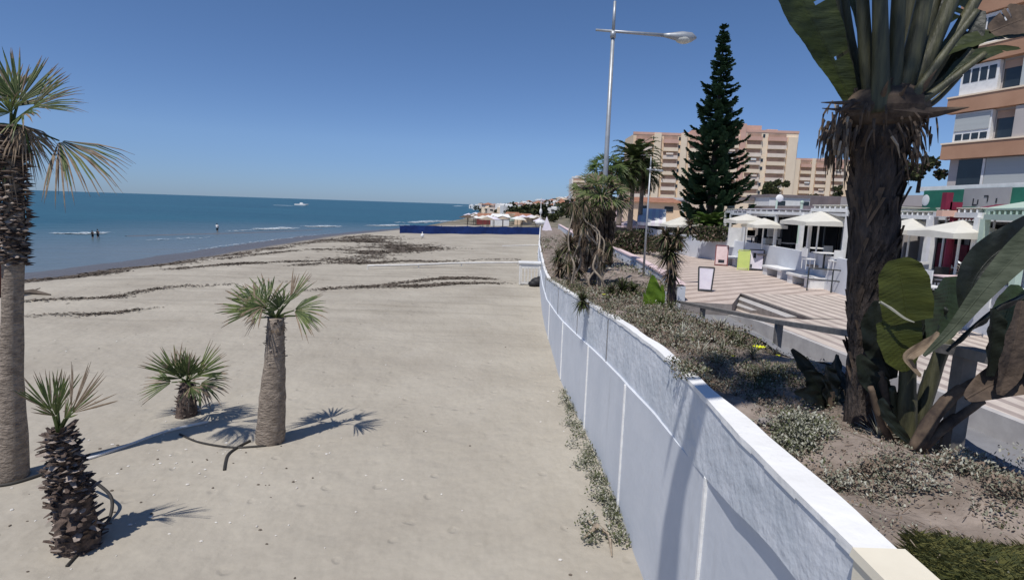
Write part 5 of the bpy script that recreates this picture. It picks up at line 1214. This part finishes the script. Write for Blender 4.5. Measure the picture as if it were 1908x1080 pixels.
# restaurant buildings behind the terrace
def block(name, label, x0, y0, x1, y1, z0, z1, wallm, roofm, group=None):
    t = thing(name, label, 'building', (x0, y0, z0), group); mb = MB(); mb.slab([(x0, y0), (x1, y0), (x1, y1), (x0, y1)], z0, z1); mb.build('wall', wallm, t)
    mb = MB(); mb.slab([(x0 - .2, y0 - .2), (x1 + .2, y0 - .2), (x1 + .2, y1 + .2), (x0 - .2, y1 + .2)], z1 + .003, z1 + .22); mb.build('roof', roofm, t); return t
r1 = block('restaurant_building', 'low restaurant row with dark openings and mauve roof behind the flat pergola', 20, 29, 28, 47, TZ, 5.15, 'facade', 'roofgrey')
for i in range(6):
    mb = MB(); y = 30.5 + i * 2.9; mb.box((19.98, y, TZ + 1.25), (.1, 2.75, 2.4)); f = mb.build('opening_shade', 'interior_shade', r1)  # dark panel on the facade, coloured as the shade indoors
    mb = MB(); mb.box((19.88, y, TZ + 1.2), (.08, .07, 2.3)); mb.build('mullion', 'metal', f)
for i in range(5):
    mb = MB(); mb.box((24 + random.random(), 31 + i * 3.3, 5.65 + random.random() * .2), (1.8, 2.2, .9), .1); mb.build('roof_unit', random.choice(('roofgrey', 'lilac', 'facade')), r1)
x, y = xy(1508, 31); t = thing('satellite_dish', 'round white dish on a mast above the pergola', 'dish', (x, y, TZ)); mb = MB(); mb.tube([(x, y + 4, 4), (x, y + 4, 5.6)], .06, 6); mb.build('mast', 'pgreen', t); mb = MB(); mb.ell((x + .15, y + 4, 5.72), (.24, .08, .22), 14, 8); mb.build('bowl', 'white', t, smooth=True)
x, y = xy(1492, 30); t = thing('flag_mast', 'slim pale green mast rising through the end of the pergola', 'mast', (x, y, TZ)); mb = MB(); mb.tube([(x, y, TZ), (x, y, 5.35)], .07, 8); mb.build('mast_pole', 'pgreen', t); mb = MB(); mb.ell((x, y, 5.4), (.1, .1, .1)); mb.build('finial', 'pgreen', t)
r2 = block('restaurant_building', 'restaurant with green fascia and pale lettered sign right of the thick trunk', 20.5, 8, 27, 28.6, TZ, 6.1, 'facade', 'white')
mb = MB(); mb.box((20.35, 25.6, 5.65), (.24, 5.6, .95)); g = mb.build('fascia', 'green', r2)
mb = MB(); mb.box((20.2, 24.6, 5.72), (.06, 2.4, .85)); mb.build('sign_panel', 'panel', g)
mb = MB()
for (u, v, a_, b_) in ((25.2, 5.55, .05, .3), (25.1, 5.42, .2, .06), (24.95, 5.55, .05, .2), (24.55, 5.8, .2, .06), (24.45, 5.68, .05, .25), (24.0, 5.6, .06, .2)):
    mb.box((20.16, u, v), (.02, a_, b_))
mb.build('sign_strokes', 'dark', g)
mb = MB(); mb.ell((20.22, 28.2, 5.65), (.02, .26, .28)); mb.build('emblem', 'white', g)
mb = MB(); mb.add([(20.3, 22.5, 5.1), (20.3, 28.4, 5.1), (18.9, 28.4, 4.85), (18.9, 22.5, 4.85), (18.9, 28.4, 4.7), (18.9, 22.5, 4.7)], [(0, 1, 2, 3), (3, 2, 4, 5)]); mb.build('awning', 'dgreen', r2)
mb = MB(); mb.box((20.35, 18.0, 5.6), (.26, 7.6, 1.0)); mb.build('grey_fascia', 'panel', r2); mb = MB(); mb.box((20.2, 15.2, 5.62), (.04, .5, .5), 0); mb.build('logo', 'dark', r2)
mb = MB(); mb.box((20.3, 15.2, 5.0), (.3, 5, .14)); mb.build('green_trim', 'pgreen', r2)
for i in range(8):
    mb = MB(); y = 10 + i * 2.4; mb.box((20.47, y, TZ + 1.15), (.1, 2.0, 2.2)); f = mb.build('opening_shade', 'interior_shade', r2); mb = MB(); mb.box((20.38, y, TZ + 1.2), (.08, .07, 2.2)); mb.build('mullion', 'metal', f)  # panels on the wall face; the indoor shade is in their colour
mb = MB(); mb.box((20.3, 26, TZ + .7), (.3, 1.8, 1.2)); mb.build('counter', 'maroon', r2); mb = MB(); mb.box((20.3, 19.4, TZ + .8), (.3, 1.6, 1.4)); mb.build('counter', 'maroon', r2)

# ------------------------------------------------------------------ apartment block at the right
A = Vector((28.5, 38, 0)); B = Vector((30, 33, 0)); D = (B - A).normalized(); NRM = Vector((-D.y, D.x, 0)); NRM = NRM if NRM.dot(Vector((-1, -1, 0))) > 0 else -NRM
def onf(px, py_):
    d = ray(px, py_); o = Vector((0, 0, CAMZ)); k = (A - o).dot(NRM) / d.dot(NRM); return o + d * k
def fbox(mb, u0, u1, z0, z1, out, dep, mi=0):       # box on the facade
    c = A + D * ((u0 + u1) / 2) + NRM * (out - dep / 2); mb.box((c.x, c.y, (z0 + z1) / 2), (abs(u1 - u0), dep, z1 - z0), math.atan2(D.y, D.x), mi)
def uz(px, py_): p = onf(px, py_); return (p - A).dot(D), p.z
t = thing('apartment_building', 'near apartment building with brown balcony bands and pale blinds, right edge', 'building', A)
mb = MB(); fbox(mb, 0, 14, 0, 26, 0, 9); mb.build('wall', 'facade', t)
zf = []
uL = 0.0; uR = 14
bands = [(uz(1850, 293)[1], uz(1850, 264)[1]), (uz(1850, 204)[1], uz(1850, 178)[1]), (uz(1850, 90)[1], uz(1850, 68)[1])]
b0 = bands[0]; fl = bands[0][0]
H3 = bands[1][0] - bands[0][0]
for i, (z0, z1) in enumerate(((b0[0], b0[0] + .95), (b0[0] + H3, b0[0] + H3 + .95), (b0[0] + 2 * H3, b0[0] + 2 * H3 + .95), (b0[0] + 3 * H3, b0[0] + 3 * H3 + .95), (b0[0] + 4 * H3, b0[0] + 4 * H3 + .95))):
    mb = MB(); fbox(mb, -.3 + .0, 14, z0, z1, .55, .55); bd = mb.build('balcony_band', 'brown', t)
    mb = MB(); fbox(mb, -.35, 14, z1 + .003, z1 + .1, .6, .62); mb.build('band_cap', 'apt2', bd)
f0 = b0[0] + .95
# first storey above ground: glass and blinds
zA, zB = b0[0] - 2.1, b0[0] - .05
mb = MB(); fbox(mb, .6, 2.1, zA, zB, .06, .05); w1 = mb.build('window', 'glass', t); mb = MB(); fbox(mb, .45, 2.25, zA - .14, zA, .2, .2); fbox(mb, 2.1, 2.25, zA, zB, .12, .1); mb.build('frame', 'white', w1)
mb = MB(); fbox(mb, 2.3, 4.6, zA - .1, zB, .12, .1); mb.build('blind', 'blind', t); mb = MB(); fbox(mb, 4.65, 6.2, zA - .1, zB, .14, .1); mb.build('panel', 'white', t)
mb = MB(); fbox(mb, 2.3, 9, zA - 1.5, zA - .12, .5, .5); mb.build('grey_panel', 'panel', t)
for s_ in range(4):
    f = f0 + s_ * H3 + .1; zt_ = f + H3 - 1.1
    # glazed-in left bay
    mb = MB(); fbox(mb, .2, 2.4, f + .0, zt_, .35, .3); bay = mb.build('glazed_bay', 'white', t)
    n = 4; 
    for k in range(n):
        u = .35 + k * .5; mb = MB(); lo_ = f + (.12 if s_ == 0 else .75); hi_ = f + (.5 if s_ == 0 else 1.55); fbox(mb, u, u + .4, lo_, hi_, .37, .05); mb.build('pane', 'glass', bay)
    if s_ == 0: mb = MB(); fbox(mb, .25, 2.3, f + .7, zt_ - .1, .40, .05); mb.build('blind', 'blind', bay)
    mb = MB(); fbox(mb, 2.5, 3.6, f, zt_ - .1, .03, .02); w_ = mb.build('window', 'glass', t); mb = MB(); fbox(mb, 2.5, 3.6, zt_ - .55, zt_ - .1, .06, .02); mb.build('shutter', 'recess_shade', w_)
    mb = MB(); fbox(mb, 4.6, 6.5, f, zt_ - .1, .03, .02); mb.build('window', 'glass', t)
    mb = MB(); fbox(mb, 3.7, 4.5, f, zt_, .45, .42); mb.build('partition', 'facade' if s_ != 1 else 'blind', t)

# ------------------------------------------------------------------ far apartment blocks
def apt_block(name, label, px0, px1, top_y, base_y, Y, floors, cols, towers, wm='apt', cap='pinkb', rows_pink=1):
    x0, x1 = PY(px0, 390, Y).x, PY(px1, 390, Y).x; z1 = PY((px0 + px1) / 2, top_y, Y).z; z0 = PY((px0 + px1) / 2, base_y, Y).z
    t = thing(name, label, 'building', (x0, Y, z0)); fh = (z1 - z0) / floors; W_ = x1 - x0
    mb = MB()
    mb.slab([(x0, Y), (x1, Y), (x1, Y + 16), (x0, Y + 16)], z0 - 8, z1); mb.build('wall', wm, t)
    for (a, b, extra, dep) in towers:
        mb = MB(); mb.slab([(x0 + W_ * a, Y - dep), (x0 + W_ * b, Y - dep), (x0 + W_ * b, Y + 5), (x0 + W_ * a, Y + 5)], z0 - 8, z1 + extra); mb.build('tower', 'apt2' if extra < 2 else cap, t)
    for (a, b) in cols:
        for f in range(floors):
            zf_ = z0 + f * fh; xa, xb = x0 + W_ * a, x0 + W_ * b
            mb = MB(); mb.box(((xa + xb) / 2, Y - .06, zf_ + fh * .68), (xb - xa, .1, fh * .46)); r_ = mb.build('recess_shade', 'recess_shade', t)  # flat panel on the wall, its brown painted as recess shade
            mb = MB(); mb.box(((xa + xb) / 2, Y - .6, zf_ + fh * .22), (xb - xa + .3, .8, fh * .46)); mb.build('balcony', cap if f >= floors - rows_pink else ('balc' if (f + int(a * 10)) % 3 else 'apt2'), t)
            if random.random() < .3: mb = MB(); mb.box(((xa + xb) / 2 + random.uniform(-1, 1) * (xb - xa) * .2, Y - 1.1, zf_ + fh * .66), ((xb - xa) * .5, .5, fh * .22)); mb.build('sunblind', random.choice(('balc', 'canvas', 'white')), r_)
    for a in [c[1] + .03 for c in cols[:-1]]:
        for f in range(floors):
            if random.random() < .8: mb = MB(); mb.box((x0 + W_ * a, Y - .05, z0 + (f + .6) * fh), (.8, .1, fh * .4)); mb.build('window', 'glass', t)
    mb = MB(); mb.box((x0 + W_ * .35, Y + 5, z1 + .6), (W_ * .25, 5, 1.2)); mb.box((x0 + W_ * .75, Y + 6, z1 + .9), (W_ * .12, 4, 1.8)); mb.build('roof_house', cap, t)
    mb = MB(); mb.slab([(x0 - .1, Y - .15), (x1 + .1, Y - .15), (x1 + .1, Y + .3), (x0 - .1, Y + .3)], z1 + .01, z1 + .9); mb.build('parapet', cap, t)
    return t
apt_block('apartment_block', 'left peach apartment block behind the date palms', 1172, 1312, 252, 398, 215, 10, [(.04, .24), (.40, .58), (.74, .92)], [(.27, .36, .6, .8), (.62, .70, .8, .6), (.78, 1.0, 2.4, -1)])
apt_block('apartment_block', 'right peach apartment block behind the tall conifer', 1312, 1474, 246, 396, 222, 10, [(.18, .32), (.42, .58), (.66, .86)], [(.34, .40, 3.0, .5), (.05, .16, 1.2, .6), (.88, .985, -1.5, .8), (.1, .6, 2.8, -2)], 'apt2')
apt_block('apartment_block', 'lower orange apartment block between the conifer and the thick trunk', 1470, 1580, 300, 386, 240, 7, [(.12, .28), (.38, .54), (.66, .84)], [(.0, .1, .3, .6), (.3, .36, 1.0, .5), (.56, .64, 1.6, .6)], 'apt')
apt_block('apartment_block', 'slim white tower far off above the left palms', 1063, 1090, 332, 378, 330, 6, [(.1, .85)], [(.3, .7, 1.5, -2)], 'white', 'white', 0)

# low houses near
def house(label, px, base_y, Y, w_, h, d_, wm, rm, pitched=True, wins=2, group='houses between the promenade and the hillside', rz=0.0):
    c = PY(px, base_y, Y); t = thing('house', label, 'house', c, group); mb = MB(); mb.box((c.x, Y + d_ / 2, c.z + h / 2 - 1), (w_, d_, h + 2), rz); mb.build('wall', wm, t); mb = MB()
    if pitched:
        x0, x1, y0, y1, z = c.x - w_ / 2 - .3, c.x + w_ / 2 + .3, Y - .4, Y + d_ + .4, c.z + h
        mb.add([(x0, y0, z), (x1, y0, z), (x1, y1, z), (x0, y1, z), (x0 + w_ * .1, (y0 + y1) / 2, z + h * .35), (x1 - w_ * .1, (y0 + y1) / 2, z + h * .35)], [(0, 1, 5, 4), (2, 3, 4, 5), (1, 2, 5), (3, 0, 4), (3, 2, 1, 0)])
    else: mb.box((c.x, Y + d_ / 2, c.z + h + .15), (w_ + .3, d_ + .3, .3), rz)
    mb.build('roof', rm, t)
    for i in range(wins):
        mb = MB(); mb.box((c.x - w_ / 2 + w_ * (i + .5) / wins, Y - .03, c.z + h * .55), (w_ / wins * .35, .08, h * .35)); mb.build('window', 'glass', t)
    return t
house('salmon house with a terracotta roof just right of the date palm trunks', 1222, 404, 75, 6.5, 1.9, 6, 'apt', 'roof', True, 2)
house('long pinkish house with a terracotta roof behind the date palm trunks', 1185, 404, 85, 7, 1.6, 6, 'pinkcloth', 'roof', True, 3)
house('white flat-roofed house left of the conifer foot', 1262, 402, 80, 5, 2.2, 5, 'white', 'white', False, 2)
house('long white low building behind the parasols right of the conifer', 1400, 398, 70, 13, 1.6, 6, 'apt2', 'roofgrey', False, 5)
house('white low building with a mauve roof above the flat pergola', 1520, 394, 66, 11, 1.5, 6, 'white', 'roofgrey', False, 4)
house('white retaining storey below the orange apartment block', 1530, 388, 110, 18, 1.3, 5, 'white', 'white', False, 5)
house('pale terrace building under the right apartment block', 1430, 392, 120, 16, 2.0, 6, 'balc', 'apt2', False, 6)
house('pale terrace building under the left apartment block', 1290, 396, 120, 14, 2.2, 6, 'balc', 'roof', False, 5)

# round trees
def blob_tree(label, px, base_y, top_y, w_px, Y, n=900, mats=('bush', 'olive'), name='tree', group=None):
    b = PY(px, base_y, Y); tp_ = PY(px, top_y, Y); h = tp_.z - b.z; r = w_px / 2 / 1050 * Y; t = thing(name, label, 'tree', b, group)
    mb = MB(); mb.tube([b - UPV * .6, b + UPV * h * .5], [r * .12, r * .07], 6)
    for k in range(4): a = k * 1.6; mb.tube([b + UPV * h * .35, b + UPV * h * .65 + Vector((math.cos(a), math.sin(a), 0)) * r * .5], [r * .06, r * .02], 5)
    mb.build('trunk', 'pinebark', t); mb = MB(); cl = [(random.gauss(0, .45), random.gauss(0, .45), random.uniform(.35, .9), random.uniform(.3, .55)) for _ in range(9)]
    for _ in range(n):
        cx_, cy_, cz_, cr = random.choice(cl); v = Vector((random.gauss(0, 1), random.gauss(0, 1), random.gauss(0, 1))).normalized() * cr * random.uniform(.6, 1)
        p = b + Vector(((cx_ + v.x) * r * .8, (cy_ + v.y) * r * .8, 0)) + UPV * max(.15 * h, (cz_ * h * .8 + v.z * r * .7)); l = r * .14 * random.uniform(.6, 1.5); d = Vector((random.gauss(0, 1), random.gauss(0, 1), random.gauss(0, 1))).normalized() * l; e = d.cross(Vector((random.random(), random.random(), .3))).normalized() * l * .5
        mb.add([p - e, p + e, p + d + e * .5, p + d - e], [(0, 1, 2, 3)], random.randrange(len(mats)))
    mb.build('crown', list(mats), t); return t
blob_tree('dark rounded tree in front of the right apartment block', 1432, 382, 322, 38, 130, 1600)
blob_tree('dark tree in front of the lower orange block', 1555, 385, 330, 26, 140, 900)
blob_tree('second dark tree before the orange block, left one', 1512, 386, 352, 20, 150, 600)
blob_tree('dark green tree peeking out right of the thick trunk below the near apartments', 1712, 345, 285, 60, 45, 1500, ('bush', 'deadleaf', 'olive'))
blob_tree('dark tree left of the date palm crowns', 1140, 402, 350, 30, 70, 1000)

# ------------------------------------------------------------------ far village
GV = 'houses of the far village along the coast'
colr = ['white', 'white', 'apt2', 'balc', 'facade', 'lilac']; k = 0
desc = {'white': 'white', 'apt2': 'pale peach', 'balc': 'beige', 'facade': 'grey', 'lilac': 'lilac-grey'}
vill = []
for i in range(150):
    Y = random.uniform(230, 760); px = random.uniform(np.interp(Y, [190, 350, 700], [955, 905, 878]), 1075); vill.append((Y, px))
for Y, px in sorted(vill):
    x = PY(px, 385, Y).x; z = hz_(x, Y); h = random.uniform(2.2, 4.2) * (1 + Y / 1100); w_ = random.uniform(4, 10); m = random.choice(colr); rm = random.choice(('roof', 'white', 'roofgrey', m)); d_ = w_ * .8
    mb = MB(); mb.box((x, Y + d_ / 2, z + h / 2 - 1), (w_, d_, h + 2), random.uniform(-.4, .4)); 
    if rm == 'roof':
        zz = z + h; x0, x1 = x - w_ / 2 - .3, x + w_ / 2 + .3; y0, y1 = Y - .3, Y + d_ + .3; mb.add([(x0, y0, zz), (x1, y0, zz), (x1, y1, zz), (x0, y1, zz), (x, (y0 + y1) / 2, zz + 1.6)], [(0, 1, 4), (1, 2, 4), (2, 3, 4), (3, 0, 4)], 1)
    else: mb.box((x, Y + d_ / 2, z + h + .2), (w_ * .6, d_ * .6, 1.0), 0, 1)
    for q in range(2): mb.box((x - w_ * .25 + q * w_ * .5, Y - .2, z + h * .6), (w_ * .18, .6, h * .25), 0, 2)
    mb.build('village_house', [m, rm, 'glass'], label='small far-off house on the coast behind the blue beach screen', category='house', group=GV)
hedge_pts = []
for i in range(150):
    Y = random.uniform(170, 650); px = random.uniform(np.interp(Y, [190, 350, 700], [955, 900, 878]), 1085); x = PY(px, 385, Y).x; z = hz_(x, Y); r = random.uniform(1.6, 4); mb = MB()
    for _ in range(110):
        v = Vector((random.gauss(0, 1), random.gauss(0, 1), random.gauss(0, 1))).normalized() * random.uniform(.5, 1) * r; p = Vector((x, Y, z + r * .8)) + Vector((v.x, v.y, v.z * .8)); l = r * .3; d = Vector((random.gauss(0, 1), random.gauss(0, 1), random.gauss(0, 1))).normalized() * l; e = d.cross(Vector((.3, random.random(), .8))).normalized() * l * .5
        mb.add([p - e, p + e, p + d + e * .5, p + d - e], [(0, 1, 2, 3)], random.randrange(2))
    mb.tube([(x, Y, z - .5), (x, Y, z + r)], [.2, .1], 5, 1)
    mb.build('village_tree', ['bush', 'olive'], label='small dark far-off tree among the houses along the coast', category='tree', group='trees of the far village')
# beach bars and parasols beyond the screen
for i in range(46):
    Y = random.uniform(104, 210); px = random.uniform(np.interp(Y, [104, 210], [850, 880]), 1008); x = PY(px, 400, Y).x; z = max(0, sandz(x, Y)) if Y < 125 else hz_(x, Y)
    mb = MB(); r = random.uniform(1.2, 2.0); zt = z + 2.6; n = 8
    vs = [(x, Y, zt)] + [(x + r * math.cos(a * math.pi / 4), Y + r * math.sin(a * math.pi / 4), zt - .6) for a in range(8)]
    mb.add(vs, [(0, 1 + a, 1 + (a + 1) % 8) for a in range(8)]); mb.tube([(x, Y, z), (x, Y, zt)], .06, 5, 1)
    mb.build('beach_parasol', [random.choice(('dryleaf', 'white', 'paleb', 'canvas', 'lilac', 'dryleaf', 'paleb', 'deadleaf')), 'twig'], label='small parasol on the beach beyond the blue screen', category='parasol', group='parasols beyond the blue screen')
for i, (px, Y, m, lab) in enumerate(((905, 150, 'red', 'small dark red beach hut beyond the blue screen'), (932, 140, 'white', 'small white beach hut beyond the middle of the blue screen'), (975, 150, 'apt', 'salmon beach hut beyond the right part of the blue screen'), (955, 185, 'pgreen', 'pale green beach hut beyond the blue screen'))):
    x = PY(px, 400, Y).x; z = hz_(x, Y) if Y > 120 else 0; t = thing('beach_hut', lab, 'hut', (x, Y, z)); mb = MB(); mb.box((x, Y, z + 1), (4.5, 3, 2.2)); mb.build('wall', m, t); mb = MB(); mb.add([(x - 2.6, Y - 1.8, z + 2.1), (x + 2.6, Y - 1.8, z + 2.1), (x + 2.6, Y + 1.8, z + 2.1), (x - 2.6, Y + 1.8, z + 2.1), (x - 2, Y, z + 2.9), (x + 2, Y, z + 2.9)], [(0, 1, 5, 4), (2, 3, 4, 5), (1, 2, 5), (3, 0, 4)]); mb.build('roof', 'roof' if m != 'white' else 'white', t)
# white beach mast by the wall end
b = PH(1005, 437, 0); x = PY(1006, 410, 100).x; t = thing('lifeguard_mast', 'thin white mast with a ball standing at the right end of the blue screen', 'mast', (x, 98, 0)); mb = MB(); mb.tube([(x, 98, 0), (x, 98, 6.2)], .07, 6); mb.build('pole', 'white', t); mb = MB(); mb.ell((x, 98, 3.9), (.25, .25, .5)); mb.build('ball', 'white', t); mb = MB(); mb.ell((x, 98, 2.0), (.9, .5, .45)); mb.build('float', 'white', t)
t = thing('tarpaulin_tent', 'white cloth tent peak between the blue screen and the brown plants', 'tent', PH(1020, 446, 0)); c = PY(1018, 440, 80); mb = MB(); mb.add([(c.x - 1, 80, 0), (c.x + 1.4, 80, 0), (c.x + 1.4, 82, 0), (c.x - 1, 82, 0), (c.x, 81, 3.4)], [(0, 1, 4), (1, 2, 4), (2, 3, 4), (3, 0, 4)]); mb.build('cloth', 'lilac', t)
# motor boat and wake
b = PH(562, 384, -.75); t = thing('motor_boat', 'distant white speedboat trailing a wake near the horizon', 'boat', b); mb = MB()
mb.add([(b.x - 5, b.y - 1.5, -.2), (b.x + 3, b.y - 1.5, -.2), (b.x + 6, b.y, .9), (b.x + 3, b.y + 1.5, -.2), (b.x - 5, b.y + 1.5, -.2), (b.x - 5, b.y - 1.5, .9), (b.x + 3, b.y - 1.5, 1.0), (b.x + 3, b.y + 1.5, 1.0), (b.x - 5, b.y + 1.5, .9)], [(0, 1, 6, 5), (1, 2, 6), (2, 3, 7), (3, 4, 8, 7), (4, 0, 5, 8), (5, 6, 7, 8), (6, 2, 7)]); mb.build('hull', 'white', t); mb = MB(); mb.box((b.x, b.y, 1.4), (2.5, 2, .9), taper=.7); mb.build('cabin', 'white', t)
strip('wave_foam', [(b.x - 6, b.y), (b.x - 22, b.y + 2)], 8, -.7, 'foam', kind='stuff')
strip('wave_foam', [hp(845, 384), hp(860, 383.6), hp(878, 384)], 14, -.7, 'foam', kind='stuff')
